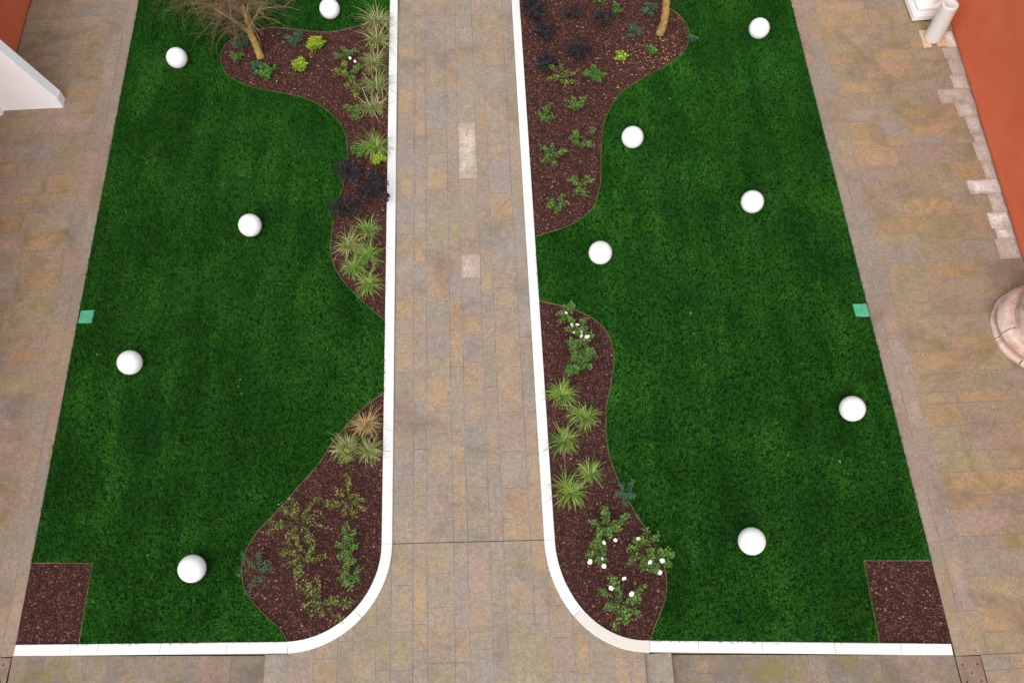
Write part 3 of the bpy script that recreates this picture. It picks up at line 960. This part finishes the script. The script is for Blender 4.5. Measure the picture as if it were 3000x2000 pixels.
# ------------------------------------------------------------------ lids and covers
for pts, lab in (([(-6.558, 5.726), (-6.325, 5.713), (-6.311, 5.963), (-6.546, 5.963)], 'small green plastic valve lid in grass on the buttress side'),
                 ([(6.636, 5.106), (6.862, 5.094), (6.862, 5.335), (6.628, 5.341)], 'small green plastic valve lid in grass on the column side')):
    e = empty('valve_lid', (sum(p[0] for p in pts) / 4, sum(p[1] for p in pts) / 4, 0))
    tag(e, lab, 'lid')
    l = slab('lid_plate', pts, .052, .05, M_GREENLID, None, bev=.01)
    l.parent = e; l.location = (0, 0, .052)
    SVb, SFb = revolve([(.011, 0), (.011, .003)], 10)
    mesh_obj('screw', SVb, SFb, M_DARK, e, loc=(0, 0, .0515))
for pts, lab in (([(-6.622, .285), (-7.01, .30), (-7.02, -.125), (-6.64, -.145)], 'square brown cover plate in pavement where kerb ends on the buttress side'),
                 ([(6.885, -.345), (7.235, -.352), (7.225, -.815), (6.89, -.80)], 'square brown cover plate in pavement where kerb ends on the column side')):
    cx = sum(p[0] for p in pts) / 4; cy = sum(p[1] for p in pts) / 4
    e = empty('cover_plate', (cx, cy, 0))
    tag(e, lab, 'plate')
    l = slab('plate', pts, .001, .03, M_PLATE, None, bev=.004)
    l.parent = e; l.location = (0, 0, .001)
    SVb, SFb = revolve([(.0125, 0), (.0125, .0022)], 12)
    for dx, dy in ((-.105, .115), (.105, .11), (0, 0), (-.1, -.115), (.105, -.11)):
        mesh_obj('screw_hole', SVb, SFb, M_DARK, e, loc=(dx, dy, .0005))

# ------------------------------------------------------------------ column, pedestal, well
e = empty('column_board', (9.46, 11.2, 0))
tag(e, 'pair of pale wooden boards under the short marble column', 'board')
for pts in ([(9.255, 11.43), (9.255, 10.985), (9.41, 10.99), (9.41, 11.43)], [(9.53, 11.43), (9.53, 11.01), (9.72, 11.01), (9.71, 11.43)]):
    l = slab('board', pts, .034, .032, M_BOARD, None, bev=.003)
    l.parent = e; l.location = (l.location.x - 9.46, l.location.y - 11.2, .034)
pr = [(.168, 0), (.172, .02), (.170, .06), (.166, .3), (.162, .55), (.158, .8), (.160, .855), (.152, .872), (.10, .874), (.085, .86), (.02, .858)]
CV, CF = revolve(pr, 36)
CV = [(x * (1 + .025 * noise.noise(Vector((x * 6, y * 6, z * 4)))), y * (1 + .025 * noise.noise(Vector((x * 6, y * 6, z * 4)))), z) for x, y, z in CV]
c = mesh_obj('marble_column', CV, CF, M_COLUMN, None, smooth=True, loc=(9.475, 11.21, .035))
tag(c, 'short weathered grey marble column standing on wooden boards by the wall', 'column')
pd = empty('column_pedestal', (9.52, 12.03, 0), .03)
tag(pd, 'white marble pedestal with round moulded drum behind the short column', 'pedestal')
def blk(x, y, z0, z1, bev):
    bm = box(-x, x, -y, y, z0, z1)
    bmesh.ops.bevel(bm, geom=list(bm.edges), offset=bev, segments=2, affect='EDGES')
    return bm
bm_obj('foot', blk(.31, .30, 0.0, .035, .004), M_DARK, pd)  # near-black block, painted as the shadow under the raised plinth
bm_obj('plinth', blk(.355, .345, .035, .17, .012), M_MARBLE, pd)
bm_obj('moulding', blk(.33, .32, .172, .215, .014), M_MARBLE, pd)
bm_obj('upper_block', blk(.30, .29, .217, .30, .012), M_MARBLE, pd)
DV, DF = revolve([(.19, .302), (.20, .32), (.175, .36), (.165, .48), (.17, .56), (.215, .60), (.235, .63), (.235, .67), (.215, .69), (.19, .70), (.03, .70)], 40)
mesh_obj('drum', DV, DF, M_MARBLE, pd, smooth=True)

well = empty('stone_well', (9.62, 4.69, 0))
tag(well, 'round stepped well of pink white stone blocks against the wall', 'well')
def ring(name, r0, r1, z0, z1, n, a_off, flare=0.0):
    for k in range(n):
        a0 = a_off + 2 * math.pi * k / n + .012; a1 = a_off + 2 * math.pi * (k + 1) / n - .012
        seg = 10
        V, F = [], []
        pf = [(r0, z0), (r1 + flare * .4, z0), (r1 + flare, (z0 + z1) / 2), (r1, z1 - .03), (r1 - .03, z1), (r0, z1)]
        m = len(pf)
        for q in range(seg + 1):
            a = a0 + (a1 - a0) * q / seg
            for r, z in pf:
                w = 1 + .012 * noise.noise(Vector((math.cos(a) * 4, math.sin(a) * 4, z * 5 + k)))
                V.append((r * w * math.cos(a), r * w * math.sin(a), z))
        for q in range(seg):
            for k2 in range(m):
                j = (k2 + 1) % m
                F.append((q * m + k2, (q + 1) * m + k2, (q + 1) * m + j, q * m + j))
        F += [tuple(range(m)), tuple(seg * m + q for q in range(m - 1, -1, -1))]
        bm = bmesh.new()
        vs = [bm.verts.new(v) for v in V]
        for f in F: bm.faces.new([vs[i] for i in f])
        bmesh.ops.recalc_face_normals(bm, faces=bm.faces)
        bm_obj(name, bm, M_WELL, well)
# the wall side of the two rings is cut off by the masonry behind
ring('base_block', .34, .80, 0, .07, 9, .5, 0)
ring('rim_block', .34, .72, .072, .34, 8, .15, .05)
ring('drum_block', .30, .54, .342, .78, 6, .65, .03)
CVb, CFb = revolve([(.46, .782), (.50, .80), (.50, .87), (.47, .89), (.05, .895)], 40)
mesh_obj('cap', CVb, CFb, M_MARBLE, well, smooth=False)

# ------------------------------------------------------------------ plants
def vary(c, r_, k=.25):
    s = 1 + r_.uniform(-k, k)
    return tuple(max(0, v * s * (1 + r_.uniform(-.1, .1))) for v in c)

def tuft(pos, label, group, cols, n=95, ln=(.22, .42), seed=0, cat='ornamental grass'):
    r_ = random.Random(seed)
    V, F, C = [], [], []
    wind = r_.uniform(0, 6.283)
    n = int(n * 1.9)
    fans = [(r_.gauss(0, .035), r_.gauss(0, .035), 6.283 * q / 9 + r_.gauss(0, .5), r_.uniform(.7, 1.2)) for q in range(9)]
    for b in range(n):
        az = r_.uniform(0, 6.283)
        if r_.random() < .3: az = wind + r_.gauss(0, .8)
        up = r_.triangular(.35, 1.5, 1.15)
        L = r_.uniform(ln[0] * .75, ln[1] * 1.12) * (.8 + .2 * math.cos(az - wind))
        w = r_.uniform(.0025, .0052)
        c = vary(r_.choice(cols), r_, .35)
        dead = r_.random() < (.05 if cols is GREENS else .12)
        if dead: c = vary((.36, .25, .11), r_, .3)
        tip = vary((.40, .32, .13), r_, .2) if r_.random() < (.15 if cols is GREENS else .35) else tuple(v * 1.3 for v in c)
        fan = fans[b % len(fans)]
        az = fan[2] + r_.gauss(0, 1.15)
        L *= fan[3]
        p = Vector((fan[0] + r_.gauss(0, .012), fan[1] + r_.gauss(0, .012), -.01))
        el = up
        sidev = Vector((-math.sin(az), math.cos(az), 0))
        seg = 8
        b0 = len(V)
        twist = r_.gauss(0, .35)
        droop = r_.uniform(.10, .46)
        for i in range(seg + 1):
            t = i / seg
            ww = w * (1 - t ** 2.5) * (.6 + .4 * min(1, t * 4)) + .0005
            V += [p - sidev * ww, p + sidev * ww]
            cc = tuple(c[q] + (tip[q] - c[q]) * max(0, t - .55) * 2.0 for q in range(3))
            C += [cc, cc]
            a2 = az + twist * t * t
            d = Vector((math.cos(a2) * math.cos(el), math.sin(a2) * math.cos(el), math.sin(el)))
            sidev = Vector((-math.sin(a2), math.cos(a2), 0))
            p = p + d * (L / seg)
            el -= droop * (.5 + t)
            p.z = max(p.z, .012 + .02 * r_.random())
        for i in range(seg):
            k = b0 + i * 2
            F.append((k, k + 1, k + 3, k + 2))
    o = mesh_obj('ornamental_grass', V, F, M_BLADE, None, cols=C, loc=(pos[0], pos[1], g(pos[0])))
    return tag(o, label, cat, group)

GREENS = [(.12, .25, .025), (.17, .31, .04), (.23, .34, .06), (.32, .38, .12), (.06, .15, .02)]
PALE = [(.16, .26, .045), (.28, .33, .10), (.38, .37, .16), (.09, .19, .03), (.12, .22, .04), (.46, .44, .24)]
TAN = [(.44, .29, .11), (.36, .25, .10), (.50, .36, .17), (.26, .22, .06)]
OR = ['first', 'second', 'third', 'fourth', 'fifth', 'sixth']
for i, p in enumerate(PLAN['tuftA']):
    lab = f'striped green grass tuft, {OR[5 - i]} along the kerb row counting from the black shrubs'
    tuft(p, lab, 'grass tufts along the kerb', PALE if i < 5 else GREENS, n=115, ln=(.27, .54), seed=300 + i)
for i, (p, lab) in enumerate(zip(PLAN['tuftA2'], ['grass tuft beside the kerb right next to the black shrubs', 'yellowest grass tuft of five, at the lawn edge by the black shrubs',
      'grass tuft in the middle of the group of five near the black shrubs', 'dark green grass tuft at the lawn edge, between yellow tuft and pointed bed end', 'grass tuft nearest the pointed end of the bed with the black shrubs'])):
    tuft(p, lab, 'grass tufts by the black shrubs', [GREENS, TAN[:1] + PALE, GREENS, GREENS, GREENS][i], n=95, ln=(.22, .42), seed=320 + i)
for i, (p, lab) in enumerate(zip(PLAN['tuftB'], ['withered straw coloured grass tuft at the pointed end of the rose bed', 'green grass tuft overhanging the lawn below the straw coloured tuft', 'green grass tuft spilling over the kerb below the straw coloured tuft'])):
    tuft(p, lab, 'grass tufts at the rose bed tip', [TAN, PALE, PALE][i], n=110, ln=(.22, .40), seed=340 + i)
for i, p in enumerate(PLAN['tuftD']):
    lab = f'green grass tuft, {OR[i]} of five counting from the white flowering rose cluster near the bed tip'
    tuft(p, lab, 'grass tufts beside the white roses', GREENS, n=120, ln=(.22, .42), seed=360 + i)

def leaf(V, F, C, p, d, n, L, W, c):
    """pointed leaf: two folded halves"""
    s = d.cross(n).normalized()
    b = len(V)
    V += [p, p + d * (L * .45) + s * (W * .5) + n * (W * .12), p + d * L, p + d * (L * .45) - s * (W * .5) + n * (W * .12), p + d * (L * .5) - n * (W * .05)]
    C += [c] * 5
    F += [(b, b + 1, b + 4), (b + 1, b + 2, b + 4), (b + 2, b + 3, b + 4), (b + 3, b, b + 4)]

def shrub(name, pos, label, group, cat, cols, seed, stems=7, spread=.3, height=.3, leaves=16, size=(.024, .045), wide=.62, flowers=0, mat=None, stretch=(1, 1), curl=.5, fpos=None):
    r_ = random.Random(seed)
    e = empty(name, (pos[0], pos[1], g(pos[0]) - .005))
    tag(e, label, cat, group)
    SV, SF = [], []
    V, F, C = [], [], []
    tips = []
    for s in range(stems):
        az = 6.283 * s / stems + r_.uniform(-.5, .5)
        rr = spread * r_.uniform(.45, 1.05)
        hh = height * r_.uniform(.5, 1.1)
        pts = []
        for i in range(7):
            t = i / 6
            pts.append(Vector((math.cos(az) * rr * t * stretch[0] + r_.uniform(-.012, .012) * t, math.sin(az) * rr * t * stretch[1] + r_.uniform(-.012, .012) * t, hh * math.sin(t * (1.57 + curl * .6)))))
        tube(SV, SF, pts, [.0045 - .0005 * i for i in range(7)], 4)
        tips.append(pts[-1])
        for q in range(leaves):
            t = .22 + .78 * r_.random() ** .8
            i = min(5, int(t * 6))
            p = pts[i].lerp(pts[i + 1], t * 6 - i)
            a = r_.uniform(0, 6.283)
            for lf in range(3):
                aa = a + (lf - 1) * 1.05 + r_.uniform(-.25, .25)
                d = Vector((math.cos(aa), math.sin(aa), r_.uniform(-.25, .5))).normalized()
                nn = Vector((r_.uniform(-.35, .35), r_.uniform(-.35, .35), 1))
                nn = (nn - d * nn.dot(d)).normalized()
                c = vary(r_.choice(cols), r_, .35)
                L = r_.uniform(*size)
                leaf(V, F, C, p + d * (.012 if lf != 1 else .022) + Vector((r_.uniform(-.02, .02), r_.uniform(-.02, .02), r_.uniform(-.01, .03))), d, nn, L, L * wide, c)
    mesh_obj('foliage', V, F, mat or M_LEAF, e, cols=C)
    for k in range(flowers):
        if fpos: q = Vector((fpos[k][0] - pos[0], fpos[k][1] - pos[1], height * r_.uniform(.8, 1.05)))
        else: q = r_.choice(tips) * r_.uniform(.6, 1.0); q.z = height * r_.uniform(.8, 1.05)
        PV, PF = [], []
        R0 = r_.uniform(.022, .042)
        tube(SV, SF, [Vector((0, 0, 0)), Vector((q.x * .4, q.y * .4, q.z * .6)), Vector((q.x * .85, q.y * .85, q.z * .93)), q], [.004, .0035, .003, .0025], 4)
        for ring_, (cnt, tilt, k0) in enumerate(((6, .35, 1.0), (5, .8, .72), (4, 1.15, .45))):
            for m in range(cnt):
                a = 6.283 * m / cnt + ring_ * .5 + r_.uniform(-.25, .25)
                d = Vector((math.cos(a) * math.cos(tilt), math.sin(a) * math.cos(tilt), math.sin(tilt)))
                s = Vector((-math.sin(a), math.cos(a), 0))
                b = len(PV)
                L = R0 * k0 * r_.uniform(.75, 1.15); W_ = R0 * k0 * r_.uniform(.45, .65)
                PV += [Vector((0, 0, ring_ * .004)), d * L * .6 + s * W_ + Vector((0, 0, ring_ * .004)), d * L * 1.02 + s * W_ * .5, d * L * 1.02 - s * W_ * .5, d * L * .6 - s * W_ + Vector((0, 0, ring_ * .004))]
                PF += [(b, b + 1, b + 2, b + 3, b + 4)]
        f = mesh_obj('flower', PV, PF, M_PETAL, e, loc=q)
        f.rotation_euler = (r_.uniform(-.7, .7), r_.uniform(-.7, .7), r_.uniform(0, 6))
        CVf, CFf = revolve([(.003, 0), (.008, .004), (.006, .011)], 8)
        mesh_obj('flower_core', CVf, CFf, M_FLOWERCORE, f, loc=(0, 0, .004))
    mesh_obj('stems', SV, SF, M_STEM, e)
    return e

DARKS = [(.014, .012, .015), (.024, .021, .026), (.040, .036, .042), (.050, .030, .036), (.010, .010, .011)]
for i, (p, lab) in enumerate(zip(PLAN['darkA'], ['black leaved shrub leaning over the lawn edge below the kerb row of grass', 'largest black leaved shrub, its twig reaching across the white kerb', 'sparse purplish black shrub at the lawn edge next to five grass tufts'])):
    shrub('black_leaved_shrub', p, lab, 'black shrubs by the kerb', 'shrub', DARKS, 400 + i, stems=[9, 12, 9][i], spread=[.27, .36, .36][i], height=.3, leaves=[38, 46, 26][i], size=(.028, .05), wide=.6, mat=M_DARKLEAF)
for i, (p, lab) in enumerate(zip(PLAN['darkC'], ['black leaved shrub against the kerb, farthest from the ball lamp lawn', 'black leaved shrub against the kerb, touching another black shrub', 'black leaved shrub near the kerb, between two others in line',
      'black leaved shrub amid bare mulch opposite the two kerbside black shrubs', 'small black leaved shrub nearest the ochre tree trunk', 'black leaved shrub closest to the yellow leaf litter', 'black leaved shrub near the kerb beside low green roses'])):
    shrub('black_leaved_shrub', p, lab, 'black shrubs in the leaf strewn bed', 'shrub', DARKS, 420 + i, stems=[10, 9, 10, 8, 9, 11, 11][i], spread=[.24, .2, .24, .26, .23, .27, .26][i], height=.25, leaves=[40, 34, 40, 24, 32, 40, 40][i], size=(.026, .046), wide=.6, mat=M_DARKLEAF)

LIME = [(.22, .34, .015), (.30, .42, .02), (.15, .28, .02), (.36, .44, .03)]
for i, (p, lab) in enumerate(zip(PLAN['lime'], ['lime green mound shrub next to pale grey foliage, farther from the trunk', 'lime green round mound shrub in the middle of the twiggy tree bed'])):
    shrub('lime_shrub', p, lab, 'lime green mounds', 'shrub', LIME, 440 + i, stems=14, spread=.145, height=.18, leaves=18, size=(.04, .06), wide=.55, curl=1.2)

ROSE = [(.05, .15, .02), (.09, .21, .03), (.12, .24, .04), (.03, .08, .02), (.20, .27, .045)]
ROSEY = [(.06, .13, .02), (.20, .24, .04), (.33, .30, .05), (.05, .10, .025), (.12, .18, .035)]
BLUE = [(.04, .10, .05), (.06, .13, .07), (.045, .11, .035)]
BRIGHT = [(.06, .17, .02), (.10, .24, .03), (.045, .13, .02)]
LA = ['low green rose bush with white blooms above the yellowing one', 'broad rose bush with yellow lower leaves beside the kerb grass tufts', 'small yellowish rose bush between broad rose bush and pointed green one', 'small pointed green rose bush beside the fifth kerb tuft']
for i, (p, lab) in enumerate(zip(PLAN['roseA'], LA)):
    shrub('rose_bush', p, lab, 'roses in the twiggy tree bed', 'rose bush', [ROSE, ROSEY, ROSEY, ROSE][i], 460 + i, stems=[6, 9, 5, 6][i], spread=[.26, .33, .18, .2][i], height=.32, leaves=[17, 24, 13, 20][i], flowers=[2, 0, 0, 0][i], fpos=PLAN['flA'])
LB = ['thin straggly rose below the kerbside grass tuft', 'wide straggly rose with many bare stems at the lawn edge', 'upright bushy green rose nearest the kerb joint', 'yellow green rose in the middle of the sprawling rose bed', 'bluish sparse rose hugging the rounded lawn edge', 'long low yellowish rose nearest the kerb bend', 'small green rose beside a single yellow leaf near the kerb', 'small yellow green plant tucked under the grass tuft at the lawn edge']
for i, (p, lab) in enumerate(zip(PLAN['roseB'], LB)):
    shrub('rose_bush', p, lab, 'sprawling roses', 'rose bush', [ROSEY, ROSEY, ROSE, ROSEY, BLUE, ROSEY, ROSE, ROSEY][i], 480 + i, stems=[10, 17, 9, 12, 12, 11, 7, 6][i],
          spread=[.34, .5, .27, .36, .38, .42, .2, .16][i], height=.34, leaves=[10, 10, 20, 12, 9, 12, 13, 13][i], size=(.02, .038), stretch=[(1, 1.3), (1.1, 1), (.75, 1.2), (1, 1), (.8, 1.3), (1.3, .9), (1, 1), (1, 1)][i])
LC = ['straggly low rose beside the black shrub near the kerb', 'compact bright green low bush below the leaf litter', 'wispy green rose in open mulch past the compact bush', 'small wispy rose nearest the kerb below the straggly one', 'dense low green rose near the kerb across from lamp', 'low green rose near the lawn edge across from lamp', 'spreading low rose at the lawn edge near bed end', 'small dark green rose at the bed end by the grass tongue']
for i, (p, lab) in enumerate(zip(PLAN['roseC'], LC)):
    shrub('rose_bush', p, lab, 'low roses in the leaf strewn bed', 'rose bush', [ROSEY, BRIGHT, ROSE, ROSE, ROSE, ROSE, ROSE, ROSE][i], 500 + i, stems=[8, 9, 7, 6, 8, 8, 8, 6][i],
          spread=[.36, .25, .28, .22, .27, .3, .34, .2][i], height=[.24, .2, .26, .22, .24, .24, .24, .2][i], leaves=[12, 26, 13, 12, 17, 14, 15, 14][i], stretch=(1.1, .9) if i in (1, 6) else (1, 1))
LD = ['leafy rose at the bed tip with one white bloom', 'rose with a cluster of six white blooms', 'dense dark rose without blooms beside the cluster of white blooms', 'dense green rose next to the first grass tuft', 'small pale rose overhanging the lawn below the last grass tuft',
      'tall bushy rose with a big white bloom in the kerb bend bed', 'small rose carrying three white blooms together', 'arching rose with one small bloom near the lawn', 'rose with three large white blooms at the lawn edge', 'large dark green rose nearest the cream kerb end']
unp = {}
for i, (p, lab) in enumerate(zip(PLAN['roseD'], LD)):
    shrub('rose_bush', p, lab, 'white roses inside the kerb bend', 'rose bush', [ROSE, ROSE, ROSE, BRIGHT, BLUE, ROSE, ROSE, ROSE, ROSE, ROSE][i], 520 + i, stems=[6, 7, 10, 9, 6, 10, 7, 8, 8, 12][i],
          spread=[.22, .25, .3, .26, .24, .34, .24, .3, .26, .42][i], height=.36, leaves=[16, 15, 22, 22, 12, 20, 16, 15, 20, 22][i], flowers=len(PLAN['flD'][i]), fpos=PLAN['flD'][i])
LS = ['low plant of four bright leafy clumps in front of the leaning trunk', 'grey green leafy plant with pale bloom beside lime mound', 'tiny green seedling near the rounded end of the twiggy tree bed', 'small lime sprig under the sixth kerb tuft', 'small bright green weed left of the last kerb tuft', 'grey green leafy clump beneath the hanging twigs', 'tiny dark leafy clump at the foot of the leaning trunk']
LS[3] = 'small lime green sprig at the foot of the first kerb tuft'
LS[4] = 'small bright green weed beside the first kerb tuft at the lawn edge'
for i, (p, lab) in enumerate(zip(PLAN['small'], LS)):
    shrub('small_plant', p, lab, 'small plants in the twiggy tree bed', 'plant', [BRIGHT, BLUE, BRIGHT, LIME, BRIGHT, BLUE, BLUE][i], 560 + i, stems=[8, 7, 5, 6, 6, 7, 5][i], spread=[.25, .22, .14, .12, .16, .2, .1][i], height=.12, leaves=[9, 7, 5, 9, 9, 8, 5][i], size=(.04, .07), wide=.7)
LSC = ['tall thin grey green weed among yellow leaves beside ochre trunk', 'small green weed among yellow leaves below the ochre trunk', 'small bright lime sprout in the leaf strewn bed', 'silvery green leafy plant beside the ochre trunk', 'small green weed beyond the black shrubs', 'bright green seedling far beyond the black shrubs', 'small pale green weed growing in the lawn beside the leaf strewn bed']
for i, (p, lab) in enumerate(zip(PLAN['smallC'], LSC)):
    shrub('small_plant', p, lab, 'small plants in the leaf strewn bed', 'plant', [BLUE, BRIGHT, LIME, BLUE, BRIGHT, BRIGHT, BLUE][i], 580 + i, stems=[6, 5, 5, 6, 5, 4, 4][i], spread=[.2, .14, .11, .2, .17, .12, .11][i], height=.12, leaves=[7, 6, 8, 8, 5, 5, 4][i], size=(.04, .065), wide=.65)

# fallen leaves around the ochre trunk and a few elsewhere
def in_poly(x, y, P):
    c = False
    j = len(P) - 1
    for i in range(len(P)):
        if (P[i][1] > y) != (P[j][1] > y) and x < (P[j][0] - P[i][0]) * (y - P[i][1]) / (P[j][1] - P[i][1]) + P[i][0]: c = not c
        j = i
    return c
def litter(label, spots, seed, cols, area=None):
    r_ = random.Random(seed)
    V, F, C = [], [], []
    for cx, cy, rx, ry, n in spots:
        for k in range(n):
            x = cx + r_.gauss(0, rx); y = cy + r_.gauss(0, ry)
            if abs(x) < 1.4 or (area and not in_poly(x, y, area)): continue
            z = g(x) + .012 + r_.uniform(0, .012)
            a = r_.uniform(0, 6.283)
            d = Vector((math.cos(a), math.sin(a), r_.uniform(-.2, .2)))
            nn = Vector((r_.uniform(-.4, .4), r_.uniform(-.4, .4), 1))
            nn = (nn - d * nn.dot(d)).normalized()
            L = r_.uniform(.03, .062)
            leaf(V, F, C, Vector((x, y, z)), d, nn, L, L * .42, vary(r_.choice(cols), r_, .3))
    o = mesh_obj('fallen_leaves', V, F, M_LEAF, None, cols=C)
    tag(o, label, 'leaves', kind='stuff')
tx, ty = PLAN['treeR']
litter('yellow and tan fallen leaves scattered on the mulch below the ochre trunk', [(tx - .1, ty - .75, .42, .42, 190), (tx + .25, ty - .4, .25, .4, 60), (tx - .9, ty - .9, .7, .6, 50)], 71,
       [(.42, .26, .07), (.36, .2, .07), (.48, .34, .14), (.3, .14, .06), (.5, .3, .1)], polyC)
tx, ty = PLAN['treeL']
litter('sparse tan fallen leaves on the mulch round the leaning trunk', [(tx + .4, ty - .3, .6, .4, 40)], 72, [(.36, .24, .1), (.42, .33, .18)], polyA)

rl_ = random.Random(5)
litter('few tiny dry leaves lying scattered over both lawns', [(rl_.choice([-1, 1]) * rl_.uniform(2.4, 6.3), rl_.uniform(.8, 11.5), .3, .3, 1) for _ in range(46)], 73, [(.40, .3, .12), (.45, .38, .2), (.3, .2, .08)])
# ------------------------------------------------------------------ trees
def tree(pos, label, trunk, limbs, seed, ntwig, twig_len):
    r_ = random.Random(seed)
    e = empty('bare_tree', (pos[0], pos[1], g(pos[0]) - .03))
    tag(e, label, 'tree')
    V, F = [], []
    tp = catmull([Vector(p[:3]) for p in trunk], 6)
    n = len(tp)
    rad = []
    for i in range(n):
        t = i / (n - 1) * (len(trunk) - 1)
        k = min(int(t), len(trunk) - 2)
        rad.append((trunk[k][3] * (1 - (t - k)) + trunk[k + 1][3] * (t - k)) * (1 + .06 * math.sin(i * 2.1)))
    tube(V, F, tp, rad, 14)
    V = [v + Vector((noise.noise(v * 9), noise.noise(v * 9 + Vector((5, 5, 5))), 0)) * .012 for v in V]
    mesh_obj('trunk', V, F, M_BARK, e, smooth=True)
    TV, TF, TC = [], [], []
    for limb in limbs:
        lp = catmull([Vector(p[:3]) for p in limb], 5)
        m = len(lp)
        lr = [(limb[0][3] + (limb[-1][3] - limb[0][3]) * min(1, 1.5 * i / (m - 1))) * .8 for i in range(m)]
        LV, LF = [], []
        tube(LV, LF, lp, lr, 9)
        LV = [v + Vector((noise.noise(v * 12), noise.noise(v * 12 + Vector((5, 5, 5))), 0)) * .008 for v in LV]
        mesh_obj('limb', LV, LF, M_LIMB, e, smooth=True)
        for q in range(ntwig if limb[0][3] > .035 else ntwig // 9):
            t = r_.uniform(.05, 1.0)
            i = min(m - 2, int(t * (m - 1)))
            p = lp[i].lerp(lp[i + 1], t * (m - 1) - i)
            d0 = (lp[i + 1] - lp[i]).normalized()
            a = r_.uniform(0, 6.283)
            el = r_.uniform(-.3, 1.1)
            d = (Vector((math.cos(a) * math.cos(el), math.sin(a) * math.cos(el), math.sin(el))) + d0 * .7).normalized()
            L = r_.uniform(*twig_len)
            c = vary(r_.choice([(.18, .115, .062), (.13, .09, .05), (.26, .18, .10), (.10, .066, .045), (.18, .14, .07), (.15, .10, .075)]), r_, .3)
            pts = [p]
            seg = 7
            dr = r_.uniform(.04, .28)
            for s in range(seg):
                d = (d + Vector((r_.uniform(-.16, .16), r_.uniform(-.16, .16), -dr + r_.uniform(-.08, .08)))).normalized()
                pts.append(pts[-1] + d * (L / seg))
                if pts[-1].z < .25: break
            r0 = r_.uniform(.0025, .006)
            tube(TV, TF, pts, [r0 * (1 - .75 * s / seg) for s in range(len(pts))], 3, TC, c)
            for b in range(r_.randint(1, 3)):
                if len(pts) < 4: break
                k = r_.randint(1, len(pts) - 2)
                d2 = Vector((r_.uniform(-1, 1), r_.uniform(-1, 1), r_.uniform(-.5, .5))).normalized()
                p2 = [pts[k]]
                for s in range(4):
                    d2 = (d2 + Vector((r_.uniform(-.2, .2), r_.uniform(-.2, .2), -.18))).normalized()
                    p2.append(p2[-1] + d2 * (L * .09))
                tube(TV, TF, p2, [r0 * .6 * (1 - .18 * s) for s in range(5)], 3, TC, c)
    mesh_obj('twigs', TV, TF, M_TWIG, e, cols=TC)
    return e
tree(PLAN['treeL'], 'leaning tree with ochre trunk and a tangle of bare drooping twigs',
     [(0, 0, 0, .08), (-.03, .05, .25, .068), (-.06, .10, .55, .062), (-.06, .15, .8, .056), (-.05, .18, .95, .05)],
     [[(-.05, .1, .52, .05), (-.35, .25, .75, .045), (-.75, .42, .98, .035), (-1.1, .62, 1.12, .022), (-1.45, .85, 1.2, .01)],
      [(-.05, .17, .86, .045), (-.3, .35, 1.15, .04), (-.55, .7, 1.45, .03), (-.85, 1.05, 1.6, .012)],
      [(-.05, .18, .9, .05), (.12, .35, 1.3, .04), (.2, .7, 1.7, .03), (.3, 1.1, 1.95, .012)],
      [(-.04, .14, .72, .03), (.12, .10, .92, .024), (.3, .22, 1.1, .018), (.55, .4, 1.2, .008)],
      [(-.05, .12, .66, .026), (-.14, .0, .9, .02), (-.25, -.05, 1.05, .015), (-.45, .0, 1.15, .008)],
      [(-.05, .18, .92, .045), (-.12, .5, 1.45, .036), (-.15, .9, 1.9, .024), (-.3, 1.3, 2.2, .01)]], 11, 290, (.25, 1.0))
tree(PLAN['treeR'], 'tree with straight ochre trunk rising from the leaf strewn bed',
     [(0, 0, 0, .082), (.04, .03, .2, .076), (.06, .06, .5, .074), (.03, .10, .85, .068), (.02, .16, 1.0, .06)],
     [[(.03, .11, .9, .05), (.3, .35, 1.1, .042), (.6, .75, 1.3, .028), (.95, 1.1, 1.4, .012)],
      [(.02, .14, .95, .05), (-.1, .5, 1.3, .04), (-.25, .95, 1.7, .024), (-.4, 1.4, 1.95, .01)],
      [(.02, .16, .98, .05), (.1, .6, 1.4, .036), (.3, 1.1, 1.8, .02), (.4, 1.5, 2.0, .01)]], 12, 70, (.3, .75))
